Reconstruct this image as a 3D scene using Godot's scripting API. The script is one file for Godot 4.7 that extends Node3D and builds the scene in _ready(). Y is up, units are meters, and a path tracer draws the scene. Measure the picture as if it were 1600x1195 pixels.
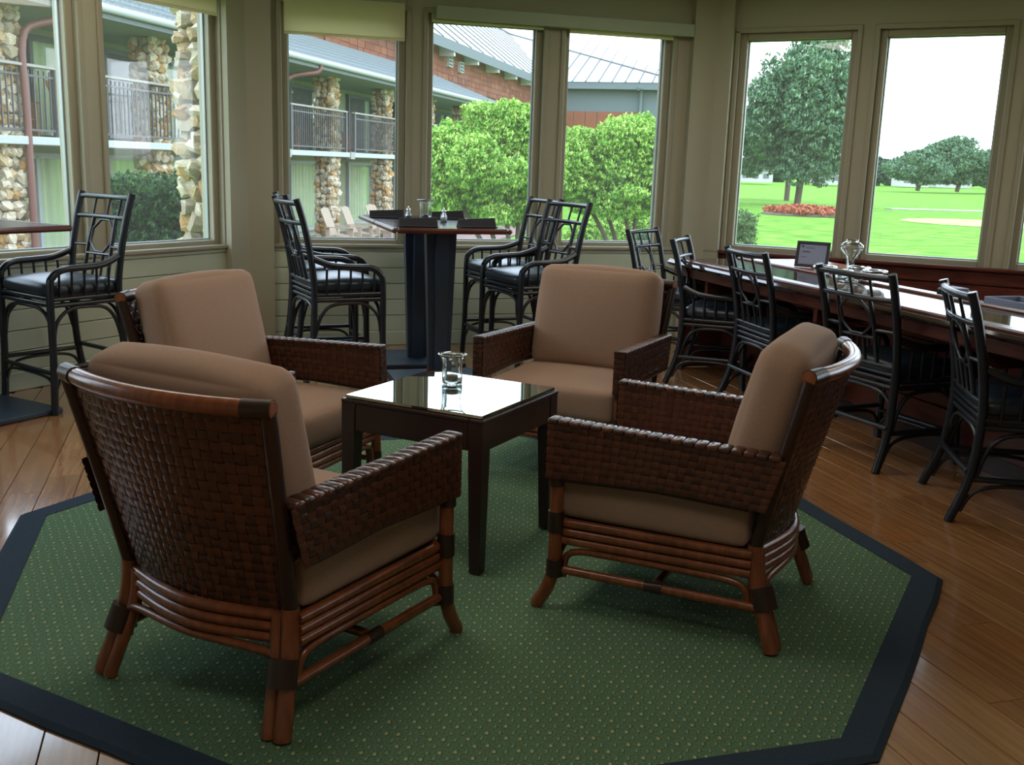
extends Node3D
# Lounge in an octagonal bay: armchairs on a green rug, bar stools, a bar, windows on a lodge and a golf course.

var M := {}
var TX := {}
var used := {}
var rng := RandomNumberGenerator.new()
const SILL := 0.87
const TOP := 2.61
const CEIL := 3.05
const GROUND := -0.75
const FILL_ENERGY := 1.05  # strength of the added overhead fill lamps

# ------------------------------------------------------------------ helpers
func head(h: float) -> Vector3:
	return Vector3(sin(deg_to_rad(h)), 0, -cos(deg_to_rad(h)))

func new_st(smooth := false) -> SurfaceTool:
	var st := SurfaceTool.new()
	st.begin(Mesh.PRIMITIVE_TRIANGLES)
	st.set_smooth_group(0 if smooth else -1)
	return st

func fin(st: SurfaceTool) -> ArrayMesh:
	st.generate_normals()
	return st.commit()

func poly(st: SurfaceTool, pts: Array, center: Vector3) -> void:
	var mid := Vector3.ZERO
	for p in pts: mid += p
	mid /= pts.size()
	var n: Vector3 = (pts[2] - pts[0]).cross(pts[1] - pts[0])
	if n.dot(mid - center) < 0: pts.reverse()
	for i in range(1, pts.size() - 1):
		st.add_vertex(pts[0]); st.add_vertex(pts[i]); st.add_vertex(pts[i + 1])

func add_hexa(st: SurfaceTool, v: Array) -> void:
	# eight corners: index bit 0 x, bit 1 y, bit 2 z
	var c := Vector3.ZERO
	for p in v: c += p
	c /= 8.0
	for f in [[0, 1, 3, 2], [4, 5, 7, 6], [0, 1, 5, 4], [2, 3, 7, 6], [0, 2, 6, 4], [1, 3, 7, 5]]:
		poly(st, [v[f[0]], v[f[1]], v[f[2]], v[f[3]]], c)

func add_box(st: SurfaceTool, c: Vector3, s: Vector3, e := 0.0, b := Basis.IDENTITY) -> void:
	var h := s * 0.5
	if e <= 0.0:
		var v := []
		for k in 8:
			v.append(c + b * Vector3(h.x * (1 if k & 1 else -1), h.y * (1 if k & 2 else -1), h.z * (1 if k & 4 else -1)))
		add_hexa(st, v)
		return
	e = minf(e, minf(h.x, minf(h.y, h.z)) * 0.95)
	var P := func(sx: int, sy: int, sz: int, ax: int) -> Vector3:
		var p := Vector3(sx * h.x, sy * h.y, sz * h.z)
		for a in 3:
			if a != ax: p[a] -= signf(p[a]) * e
		return c + b * p
	for ax in 3:
		for s1 in [-1, 1]:
			var q := []
			for k in [[-1, -1], [1, -1], [1, 1], [-1, 1]]:
				var g := [0, 0, 0]
				g[ax] = s1; g[(ax + 1) % 3] = k[0]; g[(ax + 2) % 3] = k[1]
				q.append(P.call(g[0], g[1], g[2], ax))
			poly(st, q, c)
			for s2 in [-1, 1]:
				var ay := (ax + 1) % 3
				var az := (ax + 2) % 3
				var r := []
				for t in [[ax, -1], [ax, 1], [ay, 1], [ay, -1]]:
					var g2 := [0, 0, 0]
					g2[ax] = s1; g2[ay] = s2; g2[az] = t[1]
					r.append(P.call(g2[0], g2[1], g2[2], t[0]))
				poly(st, r, c)
	for sx in [-1, 1]:
		for sy in [-1, 1]:
			for sz in [-1, 1]:
				poly(st, [P.call(sx, sy, sz, 0), P.call(sx, sy, sz, 1), P.call(sx, sy, sz, 2)], c)

func box_mesh(s: Vector3, e := 0.0, c := Vector3.ZERO) -> ArrayMesh:
	var key := "box%s%s%s" % [s, e, c]
	if not TX.has(key):
		var st := new_st()
		add_box(st, c, s, e)
		TX[key] = fin(st)
	return TX[key]

func add_tube(st: SurfaceTool, pts: Array, r, sides := 8, caps := true, flat := 1.0) -> void:
	var n := pts.size()
	var up := Vector3.UP
	var rings := []
	for i in n:
		var t: Vector3 = (pts[mini(i + 1, n - 1)] - pts[maxi(i - 1, 0)]).normalized()
		if i == 0:
			up = Vector3.UP if absf(t.y) < 0.9 else Vector3.RIGHT
		up = (up - t * up.dot(t)).normalized()
		var side := t.cross(up)
		var rad: float = r[i] if r is Array else r
		var ring := []
		for k in sides:
			var a := TAU * k / sides
			ring.append(pts[i] + (up * sin(a) * flat + side * cos(a)) * rad)
		rings.append(ring)
	for i in n - 1:
		var mid: Vector3 = (pts[i] + pts[i + 1]) * 0.5
		for k in sides:
			var k2 := (k + 1) % sides
			poly(st, [rings[i][k], rings[i][k2], rings[i + 1][k2], rings[i + 1][k]], mid)
	if caps:
		st.set_smooth_group(-1)
		poly(st, rings[0].duplicate(), pts[1])
		poly(st, rings[n - 1].duplicate(), pts[n - 2])
		st.set_smooth_group(0)

func tube(pts: Array, r, sides := 8, caps := true) -> ArrayMesh:
	var st := new_st(true)
	add_tube(st, pts, r, sides, caps)
	return fin(st)

func bend(ctrl: Array, n := 14) -> Array:
	# Catmull-Rom through the control points
	var out := []
	var m := ctrl.size()
	for i in m - 1:
		var p0: Vector3 = ctrl[maxi(i - 1, 0)]
		var p1: Vector3 = ctrl[i]
		var p2: Vector3 = ctrl[i + 1]
		var p3: Vector3 = ctrl[mini(i + 2, m - 1)]
		var k := maxi(1, n / (m - 1))
		for j in k:
			out.append(p1.cubic_interpolate(p2, p0, p3, float(j) / k))
	out.append(ctrl[m - 1])
	return out

func lathe(prof: Array, segs := 24, c := Vector3.ZERO) -> ArrayMesh:
	# profile of (radius, height), listed so that the outside lies to the right going up
	var st := new_st(true)
	for i in prof.size() - 1:
		var a: Vector2 = prof[i]
		var b: Vector2 = prof[i + 1]
		for k in segs:
			var t0 := TAU * k / segs
			var t1 := TAU * (k + 1) / segs
			var p0 := c + Vector3(cos(t0) * a.x, a.y, sin(t0) * a.x)
			var p1 := c + Vector3(cos(t1) * a.x, a.y, sin(t1) * a.x)
			var p2 := c + Vector3(cos(t1) * b.x, b.y, sin(t1) * b.x)
			var p3 := c + Vector3(cos(t0) * b.x, b.y, sin(t0) * b.x)
			if a.x > 0.0001:
				st.add_vertex(p0); st.add_vertex(p1); st.add_vertex(p2)
			if b.x > 0.0001:
				st.add_vertex(p0); st.add_vertex(p2); st.add_vertex(p3)
	return fin(st)

func cushion(s: Vector3, r: float, puff: Vector3, n := 12) -> ArrayMesh:
	# soft box: rounded edges, faces that bulge
	var st := new_st(true)
	var h := s * 0.5
	for ax in 3:
		for sg in [-1.0, 1.0]:
			var grid := []
			for i in n + 1:
				var row := []
				for j in n + 1:
					var q := Vector3.ZERO
					var u := sin((2.0 * i / n - 1.0) * PI / 2)
					var v := sin((2.0 * j / n - 1.0) * PI / 2)
					q[ax] = sg; q[(ax + 1) % 3] = u; q[(ax + 2) % 3] = v
					var p := q * h
					var inner := Vector3(clampf(p.x, -h.x + r, h.x - r), clampf(p.y, -h.y + r, h.y - r), clampf(p.z, -h.z + r, h.z - r))
					var o := p - inner
					if o.length() > 0.0001: p = inner + o.normalized() * r
					p.x += signf(q.x) * puff.x * absf(q.x) * (1 - q.y * q.y) * (1 - q.z * q.z)
					p.y += signf(q.y) * puff.y * absf(q.y) * (1 - q.x * q.x) * (1 - q.z * q.z)
					p.z += signf(q.z) * puff.z * absf(q.z) * (1 - q.x * q.x) * (1 - q.y * q.y)
					row.append(p)
				grid.append(row)
			for i in n:
				for j in n:
					poly(st, [grid[i][j], grid[i + 1][j], grid[i + 1][j + 1], grid[i][j + 1]], Vector3.ZERO)
	return fin(st)

func extrude(pts: PackedVector2Array, z0: float, z1: float) -> ArrayMesh:
	# outline in x, y pulled along z
	var st := new_st()
	var tri := Geometry2D.triangulate_polygon(pts)
	var mid := Vector2.ZERO
	for p in pts: mid += p
	mid /= pts.size()
	for i in range(0, tri.size(), 3):
		for z in [z0, z1]:
			var a := []
			for k in 3: a.append(Vector3(pts[tri[i + k]].x, pts[tri[i + k]].y, z))
			poly(st, a, Vector3(a[0].x, a[0].y, (z0 + z1) * 0.5))
	var cw := Geometry2D.is_polygon_clockwise(pts)
	for i in pts.size():
		var p := pts[i]
		var q := pts[(i + 1) % pts.size()]
		var nrm := Vector2(q.y - p.y, p.x - q.x) * (-1.0 if cw else 1.0)
		var c2 := (p + q) * 0.5 - nrm
		poly(st, [Vector3(p.x, p.y, z0), Vector3(q.x, q.y, z0), Vector3(q.x, q.y, z1), Vector3(p.x, p.y, z1)], Vector3(c2.x, c2.y, (z0 + z1) * 0.5))
	return fin(st)

func numbered(called: String) -> String:
	var n: int = used.get(called, 0)
	used[called] = n + 1
	return called if n == 0 else "%s_%03d" % [called, n]

func thing(called: String, label: String, category: String, at := Vector3.ZERO, heading := 0.0, group := "") -> Node3D:
	var o := Node3D.new()
	o.name = numbered(called)
	add_child(o)
	o.position = at
	o.rotation.y = -deg_to_rad(heading)
	o.set_meta("label", label)
	o.set_meta("category", category)
	if group != "": o.set_meta("group", group)
	return o

func structure(called: String, label: String, at := Vector3.ZERO, turn := 0.0) -> Node3D:
	var o := Node3D.new()
	o.name = numbered(called)
	add_child(o)
	o.position = at
	o.rotation.y = turn
	o.set_meta("kind", "structure")
	o.set_meta("label", label)
	return o

func part(parent: Node, called: String, mesh: Mesh, m: Material, at := Vector3.ZERO, b := Basis.IDENTITY) -> MeshInstance3D:
	var o := MeshInstance3D.new()
	o.name = called
	o.mesh = mesh
	o.material_override = m
	o.transform = Transform3D(b, at)
	parent.add_child(o, true)
	return o

func pbox(parent: Node, called: String, c: Vector3, s: Vector3, m: Material, e := 0.004) -> MeshInstance3D:
	return part(parent, called, box_mesh(s, e), m, c)

func copy(o: Node3D, called: String, at: Vector3, heading: float, label := "") -> Node3D:
	var c: Node3D = o.duplicate()
	c.name = numbered(called)
	add_child(c)
	c.position = at
	c.rotation.y = -deg_to_rad(heading)
	if label != "": c.set_meta("label", label)
	return c

# ------------------------------------------------------------------ materials
func mat(key: String, c: Color, rough := 0.6, metal := 0.0, spec := 0.5) -> StandardMaterial3D:
	var m := StandardMaterial3D.new()
	m.resource_name = key
	m.albedo_color = c
	m.roughness = rough
	m.metallic = metal
	m.metallic_specular = spec
	M[key] = m
	return m

func rgb(r: int, g: int, b: int) -> Color:
	return Color(r / 255.0, g / 255.0, b / 255.0)

func noise_image(seed_: int, size: int, fx: float, fy: float, lo: Color, hi: Color, oct := 4, pw := 1.0) -> ImageTexture:
	# seamless two-colour mottling, stretched along x when fx < fy
	var n := FastNoiseLite.new()
	n.seed = seed_
	n.noise_type = FastNoiseLite.TYPE_SIMPLEX_SMOOTH
	n.frequency = 1.0
	n.fractal_octaves = oct
	var im := Image.create(size, size, false, Image.FORMAT_RGB8)
	for y in size:
		for x in size:
			var u := float(x) / size
			var v := float(y) / size
			var w := 0.0
			var val := 0.0
			# blend the wrapped borders
			for k in 4:
				var du := u - (1.0 if k & 1 else 0.0)
				var dv := v - (1.0 if k & 2 else 0.0)
				var ww := (u if k & 1 else 1.0 - u) * (v if k & 2 else 1.0 - v)
				if ww > 0.001:
					val += ww * n.get_noise_2d(du * fx, dv * fy)
					w += ww * ww
			val = clampf(val / sqrt(w) * 0.9 + 0.5, 0, 1)
			im.set_pixel(x, y, lo.lerp(hi, pow(val, pw)))
	return ImageTexture.create_from_image(im)

func tex(m: StandardMaterial3D, t: Texture2D, scale: float, world := false) -> StandardMaterial3D:
	m.albedo_texture = t
	m.uv1_triplanar = true
	m.uv1_world_triplanar = world
	m.uv1_scale = Vector3.ONE * scale
	return m

func rug_image() -> Array:
	var S := 384
	var im := Image.create(S, S, false, Image.FORMAT_RGB8)
	var hm := Image.create(S, S, false, Image.FORMAT_RGB8)
	var r := RandomNumberGenerator.new()
	r.seed = 77
	var base := rgb(88, 114, 86)
	var n := FastNoiseLite.new()
	n.seed = 9
	n.frequency = 0.11
	for y in S:
		for x in S:
			var v := n.get_noise_2d(x, y) * 0.5 + r.randf_range(-0.16, 0.16)
			im.set_pixel(x, y, base.lerp(rgb(60, 84, 62) if v < 0 else rgb(128, 152, 122), clampf(absf(v) * 1.5, 0, 1)))
			hm.set_pixel(x, y, Color.from_hsv(0, 0, clampf(0.45 + v * 0.5, 0, 1)))
	# staggered loops: pale green commas and tan knots
	var rows := 14
	for j in rows:
		for i in 11:
			var cx := (i + (0.5 if j % 2 else 0.0) + r.randf_range(-0.12, 0.12)) * S / 11.0
			var cy := (j + 0.5 + r.randf_range(-0.12, 0.12)) * S / float(rows)
			var tan_knot := (i + j * 2) % 3 == 0
			var col := rgb(194, 186, 134) if tan_knot else rgb(138, 162, 130)
			var rx := 7.5 if tan_knot else 8.5
			var ry := 5.5 if tan_knot else 4.0
			for dy in range(-11, 12):
				for dx in range(-11, 12):
					var d := pow(dx / rx, 2) + pow((dy + dx * 0.25) / ry, 2)
					var px := posmod(int(cx) + dx, S)
					var py := posmod(int(cy) + dy, S)
					if d < 1.0:
						im.set_pixel(px, py, im.get_pixel(px, py).lerp(col, 0.75 * (1.0 - d * 0.4)))
						hm.set_pixel(px, py, Color.from_hsv(0, 0, clampf(1.0 - d * 0.4, 0, 1)))
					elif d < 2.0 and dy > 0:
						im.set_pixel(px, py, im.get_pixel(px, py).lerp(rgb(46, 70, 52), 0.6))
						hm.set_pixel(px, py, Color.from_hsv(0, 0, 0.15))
	return [ImageTexture.create_from_image(im), ImageTexture.create_from_image(hm)]

func weave_image(a: Color, b: Color, cells: int, S := 256) -> ImageTexture:
	var im := Image.create(S, S, false, Image.FORMAT_RGB8)
	var r := RandomNumberGenerator.new()
	r.seed = 5
	var cs := S / cells
	var tone := []
	for i in cells * cells: tone.append(r.randf())
	for y in S:
		for x in S:
			var t: float = tone[(y / cs) * cells + x / cs] * 0.6 + (0.4 if (x / cs + y / cs) % 2 else 0.0)
			im.set_pixel(x, y, a.lerp(b, t))
	return ImageTexture.create_from_image(im)

func make_materials() -> void:
	var m: StandardMaterial3D
	# oak floor: five boards' worth of tone
	var grain := noise_image(3, 512, 3.0, 60.0, rgb(150, 106, 66), rgb(180, 133, 88), 5)
	for k in 6:
		var tone: Color = [rgb(255, 255, 255), rgb(244, 236, 228), rgb(236, 226, 216), rgb(252, 242, 226), rgb(240, 234, 230), rgb(248, 232, 214)][k]
		m = tex(mat("plank%d" % k, tone, 0.24), grain, 0.55)
		m.uv1_offset = Vector3(k * 0.37, k * 0.21, k * 0.53)
		m.clearcoat_enabled = true
		m.clearcoat = 0.9
		m.clearcoat_roughness = 0.1
	mat("gap", rgb(52, 34, 22), 0.8)
	var rt := rug_image()
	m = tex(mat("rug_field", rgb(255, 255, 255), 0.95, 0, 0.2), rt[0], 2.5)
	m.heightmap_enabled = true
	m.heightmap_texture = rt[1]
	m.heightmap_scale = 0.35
	m = tex(mat("rug_border", rgb(255, 255, 255), 0.9, 0, 0.2), weave_image(rgb(44, 54, 66), rgb(56, 68, 80), 64), 6.0)
	# chairs
	m = tex(mat("fabric", rgb(255, 255, 255), 0.95, 0, 0.15), weave_image(rgb(146, 118, 99), rgb(166, 137, 117), 128), 3.2)
	m.rim_enabled = true
	m.rim = 0.25
	m.rim_tint = 0.6
	mat("leather0", rgb(74, 43, 31), 0.28)
	mat("leather1", rgb(62, 37, 28), 0.31)
	mat("leather2", rgb(84, 49, 34), 0.26)
	mat("binding", rgb(48, 31, 24), 0.34)
	var cane := noise_image(8, 256, 20.0, 3.0, rgb(104, 55, 31), rgb(142, 80, 46), 3)
	m = tex(mat("rattan", rgb(255, 255, 255), 0.3), cane, 2.0)
	m.clearcoat_enabled = true
	m.clearcoat = 0.4
	m.clearcoat_roughness = 0.2
	m = mat("black_cane", rgb(26, 31, 37), 0.3)
	m = mat("black_leather", rgb(36, 46, 56), 0.34)
	mat("table_wood", rgb(44, 25, 22), 0.3)
	m = tex(mat("mahogany", rgb(255, 255, 255), 0.28), noise_image(12, 256, 3.0, 40.0, rgb(68, 33, 26), rgb(100, 50, 37), 4), 1.2)
	m = tex(mat("orange_wood", rgb(255, 255, 255), 0.25), noise_image(13, 256, 3.0, 40.0, rgb(132, 60, 34), rgb(166, 82, 46), 4), 1.2)
	mat("bar_top", rgb(50, 34, 30), 0.06, 0, 0.6)
	mat("navy_metal", rgb(44, 58, 74), 0.4)
	mat("table_top", rgb(42, 34, 34), 0.16)
	# room
	mat("paint", rgb(158, 153, 131), 0.6)
	mat("paint_trim", rgb(148, 142, 120), 0.5)
	mat("board_paint", rgb(182, 190, 168), 0.55)
	mat("ceiling", rgb(206, 202, 188), 0.9)
	mat("valance", rgb(150, 158, 138), 0.5)
	mat("window_metal", rgb(150, 158, 156), 0.35, 0.3)
	m = mat("shade_cloth", rgb(214, 208, 178), 0.9)
	m.backlight_enabled = true
	m.backlight = rgb(232, 226, 196)
	m = mat("pane", Color(0.92, 0.97, 0.96, 0.06), 0.02, 0, 0.38)
	m.transparency = BaseMaterial3D.TRANSPARENCY_ALPHA
	m = mat("added_lamp_glow", rgb(240, 236, 224), 0.5)  # glowing disc of the added fill lamps
	m.emission_enabled = true
	m.emission = Color(1.0, 0.96, 0.91)
	m.emission_energy_multiplier = 1.0
	# glassware
	m = mat("clear_glass", Color(0.97, 0.99, 0.98, 0.02), 0.01)
	m.refraction_enabled = true
	m.refraction_scale = 0.05
	m.transparency = BaseMaterial3D.TRANSPARENCY_ALPHA
	m = mat("table_glass", Color(0.45, 0.62, 0.56, 0.55), 0.01, 0, 0.75)
	m.transparency = BaseMaterial3D.TRANSPARENCY_ALPHA
	mat("mirror_glass", rgb(190, 202, 202), 0.015, 1.0)
	mat("chrome", rgb(205, 208, 212), 0.08, 1.0)
	mat("candle", rgb(120, 112, 98), 0.6)
	mat("black_plastic", rgb(20, 20, 22), 0.4)
	mat("napkin", rgb(30, 27, 34), 0.85)
	mat("grey_box", rgb(128, 136, 160), 0.6)
	# outdoors
	tex(mat("lawn", rgb(255, 255, 255), 1.0, 0, 0.1), noise_image(21, 512, 14.0, 14.0, rgb(76, 116, 38), rgb(114, 150, 60), 5), 0.05, true)
	tex(mat("putting_green", rgb(255, 255, 255), 1.0, 0, 0.1), noise_image(22, 128, 5.0, 5.0, rgb(150, 170, 96), rgb(164, 180, 108), 3), 0.1, true)
	tex(mat("patio", rgb(255, 255, 255), 0.9), noise_image(23, 256, 20.0, 20.0, rgb(112, 84, 78), rgb(136, 104, 96), 4), 0.4, true)
	tex(mat("path", rgb(255, 255, 255), 0.9), noise_image(24, 128, 8.0, 8.0, rgb(150, 150, 140), rgb(170, 170, 160), 3), 0.3, true)
	mat("siding", rgb(142, 146, 118), 0.8)
	mat("soffit", rgb(104, 124, 100), 0.8)
	mat("slab", rgb(158, 162, 160), 0.7)
	mat("rail_metal", rgb(66, 60, 62), 0.5)
	mat("rail_cap", rgb(138, 132, 126), 0.5)
	mat("downpipe", rgb(104, 62, 54), 0.5)
	mat("door_frame", rgb(60, 66, 66), 0.5)
	mat("white_frame", rgb(150, 156, 156), 0.5)
	m = mat("curtain", rgb(176, 192, 146), 0.9)
	mat("room_plaster", rgb(186, 180, 164), 0.9)
	m = mat("far_glass", Color(0.75, 0.85, 0.85, 0.05), 0.02, 0, 0.35)
	m.transparency = BaseMaterial3D.TRANSPARENCY_ALPHA
	for k in 4:
		tex(mat("stone%d" % k, [rgb(255, 255, 255), rgb(232, 216, 190), rgb(216, 180, 128), rgb(206, 204, 196)][k], 0.9), noise_image(30 + k, 64, 6.0, 6.0, rgb(150, 134, 108), rgb(206, 194, 172), 4), 1.5)
	mat("mortar", rgb(96, 88, 74), 1.0)
	for k in 3:
		tex(mat("roof%d" % k, [rgb(255, 255, 255), rgb(232, 232, 236), rgb(214, 216, 218)][k], 0.95), noise_image(36, 128, 20.0, 20.0, rgb(110, 116, 118), rgb(150, 156, 156), 4), 0.6)
	for k in 5:
		mat("cedar%d" % k, [rgb(128, 74, 50), rgb(116, 64, 44), rgb(138, 82, 56), rgb(122, 76, 58), rgb(108, 62, 46)][k], 0.9)
	mat("metal_roof", rgb(186, 190, 188), 0.8)
	mat("metal_seam", rgb(74, 76, 76), 0.6)
	mat("fascia", rgb(92, 100, 102), 0.7)
	mat("deck_wood", rgb(150, 132, 112), 0.8)
	mat("orange_slats", rgb(128, 84, 48), 0.8)
	mat("bark", rgb(84, 70, 56), 0.95)
	mat("pale_house", rgb(168, 168, 160), 0.8)
	mat("house_roof", rgb(96, 98, 100), 0.9)
	mat("flag_yellow", rgb(190, 160, 40), 0.7)
	for k in [["leaf_bright", 1.6], ["leaf_dark", 0.3], ["leaf_oak", 0.3], ["flower", 0.3]]:
		m = mat(k[0], Color.WHITE, 0.6, 0, 0.3)
		m.vertex_color_use_as_albedo = true
		m.backlight_enabled = true
		m.backlight = Color(0.10, 0.16, 0.04) * k[1]

# ------------------------------------------------------------------ room shell
var corners := []      # octagon, clockwise seen from above, walls start at each
const HEADS := [29.5, 73.5, 118.0, 163.0, 208.0, 253.0, 298.0, 343.0]

func wall_node(called: String, label: String, a: Vector3, h: float) -> Node3D:
	return structure(called, label, a, deg_to_rad(90.0 - h))

func make_wall(called: String, label: String, a: Vector3, b: Vector3, wins: Array, lower: String, win_no: int, g := 0.432) -> void:
	# local x along the wall, z into the room
	var d := b - a
	var L := d.length()
	var h := rad_to_deg(atan2(d.x, -d.z))
	var w := wall_node(called, label, a, h)
	var T := 0.22
	var ow := 2 * g + 0.116        # rough opening
	if wins.is_empty():
		pbox(w, "wall_panel", Vector3(L / 2, (CEIL + GROUND) / 2, -T / 2), Vector3(L, CEIL - GROUND, T), M.paint, 0)
	else:
		var ylo := SILL - 0.06
		pbox(w, "wall_core", Vector3(L / 2, (ylo + GROUND) / 2, -T / 2 - 0.01), Vector3(L, ylo - GROUND, T - 0.02), M.board_paint if lower == "boards" else M.mahogany, 0)
		pbox(w, "header", Vector3(L / 2, (TOP + 0.06 + CEIL) / 2, -T / 2), Vector3(L, CEIL - TOP - 0.06, T), M.paint, 0)
		var x := 0.0
		for c in wins + [L + ow / 2]:
			var x1: float = minf(c - ow / 2, L)
			if x1 - x > 0.005:
				pbox(w, "mullion", Vector3((x + x1) / 2, (ylo + TOP + 0.06) / 2, -T / 2), Vector3(x1 - x, TOP + 0.06 - ylo, T), M.paint, 0)
			x = c + ow / 2
		if lower == "boards":
			var y := 0.12
			while y < ylo - 0.02:
				var y1 := minf(y + 0.131, ylo)
				pbox(w, "board", Vector3(L / 2, (y + y1) / 2, 0.0), Vector3(L, y1 - y - 0.005, 0.02), M.board_paint, 0.003)
				y = y1
			pbox(w, "baseboard", Vector3(L / 2, 0.06, 0.008), Vector3(L, 0.12, 0.03), M.board_paint, 0.005)
			pbox(w, "sill", Vector3(L / 2, ylo + 0.012, 0.012), Vector3(L, 0.03, 0.05), M.paint_trim, 0.006)
		else:
			pbox(w, "panel", Vector3(L / 2, (ylo - 0.13) / 2, 0.0), Vector3(L, ylo - 0.13, 0.03), M.mahogany, 0.004)
			pbox(w, "panel", Vector3(L / 2, ylo - 0.07, 0.004), Vector3(L, 0.1, 0.035), M.mahogany, 0.004)
			pbox(w, "sill", Vector3(L / 2, ylo + 0.004, 0.03), Vector3(L, 0.03, 0.09), M.mahogany, 0.008)
	var k := 0
	for c in wins:
		var n := wall_node("window_%d" % (win_no + k), "picture window in a painted frame", a + d.normalized() * c, h)
		k += 1
		var y0 := SILL
		var y1 := TOP
		var ym := (y0 + y1) / 2
		# timber frame set in the opening, metal bead, pane
		for s in [-1, 1]:
			pbox(n, "frame_stile", Vector3(s * (g + 0.03), ym, -0.1), Vector3(0.06, y1 - y0 + 0.12, 0.12), M.paint_trim, 0.006)
			pbox(n, "bead", Vector3(s * (g - 0.004), ym, -0.105), Vector3(0.014, y1 - y0, 0.03), M.window_metal, 0.003)
			pbox(n, "casing", Vector3(s * (g + 0.072), ym, 0.008), Vector3(0.04, y1 - y0 + 0.14, 0.022), M.paint_trim, 0.005)
		for yy in [y0 - 0.03, y1 + 0.03]:
			pbox(n, "frame_rail", Vector3(0, yy, -0.1), Vector3(2 * g, 0.06, 0.12), M.paint_trim, 0.006)
		for yy in [y0 + 0.004, y1 - 0.004]:
			pbox(n, "bead", Vector3(0, yy, -0.105), Vector3(2 * g, 0.014, 0.03), M.window_metal, 0.003)
		pbox(n, "casing", Vector3(0, y1 + 0.072, 0.008), Vector3(2 * g + 0.184, 0.04, 0.022), M.paint_trim, 0.005)
		pbox(n, "pane", Vector3(0, ym, -0.11), Vector3(2 * g - 0.01, y1 - y0 - 0.01, 0.006), M.pane, 0)

func corner_column(called: String, c: Vector3, h0: float, h1: float, leg: float, leg2: float) -> void:
	# a post wrapped round the corner: faces along both walls, with returns
	var pr := 0.075
	var d0 := -head(h0)
	var d1 := head(h1)
	var n0 := Vector3(-head(h0).z, 0, head(h0).x)
	var n1 := Vector3(-head(h1).z, 0, head(h1).x)
	var nose := c + (n0 + n1) / (1.0 + n0.dot(n1)) * pr
	var pts := PackedVector2Array()
	for p in [nose, nose + d1 * leg2, nose + d1 * leg2 - n1 * (pr + 0.05), c - (n0 + n1) * 0.05, nose + d0 * leg - n0 * (pr + 0.05), nose + d0 * leg]:
		pts.append(Vector2(p.x, -p.z))
	var o := structure(called, "painted corner post between two window walls")
	var post := part(o, "post", extrude(pts, 0.0, CEIL), M.paint)
	post.rotation.x = -PI / 2

func line_cut(h: float, v: float) -> Array:
	# where the line of points p . side = v crosses the octagon, measured along head(h)
	var f := head(h)
	var s := Vector3(-f.z, 0, f.x)
	var lo := -1e9
	var hi := 1e9
	for i in 8:
		var a: Vector3 = corners[i]
		var hd: Vector3 = (corners[(i + 1) % 8] - a).normalized()
		var inn := Vector3(-hd.z, 0, hd.x)
		# inn . (s*v + f*t - a) > 0
		var k := inn.dot(f)
		var c := inn.dot(s * v - a)
		if absf(k) < 1e-6:
			if c < 0: return []
		elif k > 0: lo = maxf(lo, -c / k)
		else: hi = minf(hi, -c / k)
	return [lo, hi] if hi > lo + 0.05 else []

func make_floor() -> void:
	var fl := structure("floor", "polished brown wood plank floor")
	var pts := PackedVector2Array()
	for c in corners: pts.append(Vector2(c.x, -c.z))
	var sub := part(fl, "subfloor", extrude(pts, -0.1, -0.012), M.gap)
	sub.rotation.x = -PI / 2
	var h := 163.0
	var f := head(h)
	var s := Vector3(-f.z, 0, f.x)
	var W := 0.145
	var all := []
	var r := RandomNumberGenerator.new()
	r.seed = 4
	for i in range(-80, 80):
		var v := i * W
		var cut := line_cut(h, v)
		var cut2 := line_cut(h, v + W)
		if cut.is_empty() or cut2.is_empty(): continue
		var lo := minf(cut[0], cut2[0])
		var hi := maxf(cut[1], cut2[1])
		lo = maxf(cut[0], cut2[0]) - 0.06
		hi = minf(cut[1], cut2[1]) + 0.06
		var t := lo - r.randf_range(0.2, 1.6)
		while t < hi:
			var t1 := t + snappedf(r.randf_range(1.3, 2.3), 0.25)
			var a := maxf(t, lo)
			var b := minf(t1, hi)
			if b - a > 0.03:
				var c := s * (v + W / 2) + f * ((a + b) / 2)
				all.append([c, b - a, r.randi() % 6])
			t = t1
	# the boards in view, nearest first; the rest joined
	all.sort_custom(func(p, q): return score(p[0]) < score(q[0]))
	var b := Basis(Vector3.UP, deg_to_rad(90.0 - h))
	var rest := new_st()
	for i in all.size():
		var p: Array = all[i]
		if i < 290:
			part(fl, "plank", box_mesh(Vector3(snappedf(p[1], 0.001) - 0.002, 0.014, W - 0.003), 0.0012), M["plank%d" % p[2]], p[0] + Vector3(0, -0.007, 0), b)
		else:
			add_box(rest, p[0] + Vector3(0, -0.007, 0), Vector3(p[1] - 0.002, 0.014, W - 0.003), 0.0, b)
	var o := part(fl, "plank_field", fin(rest), M.plank1)
	o.set_meta("kind", "stuff")

func score(p: Vector3) -> float:
	var z := -p.z
	if z < 1.0: return 100.0 + p.length()
	return p.length() + (0.0 if absf(p.x) < 0.62 * z + 0.5 else 50.0)

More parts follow.
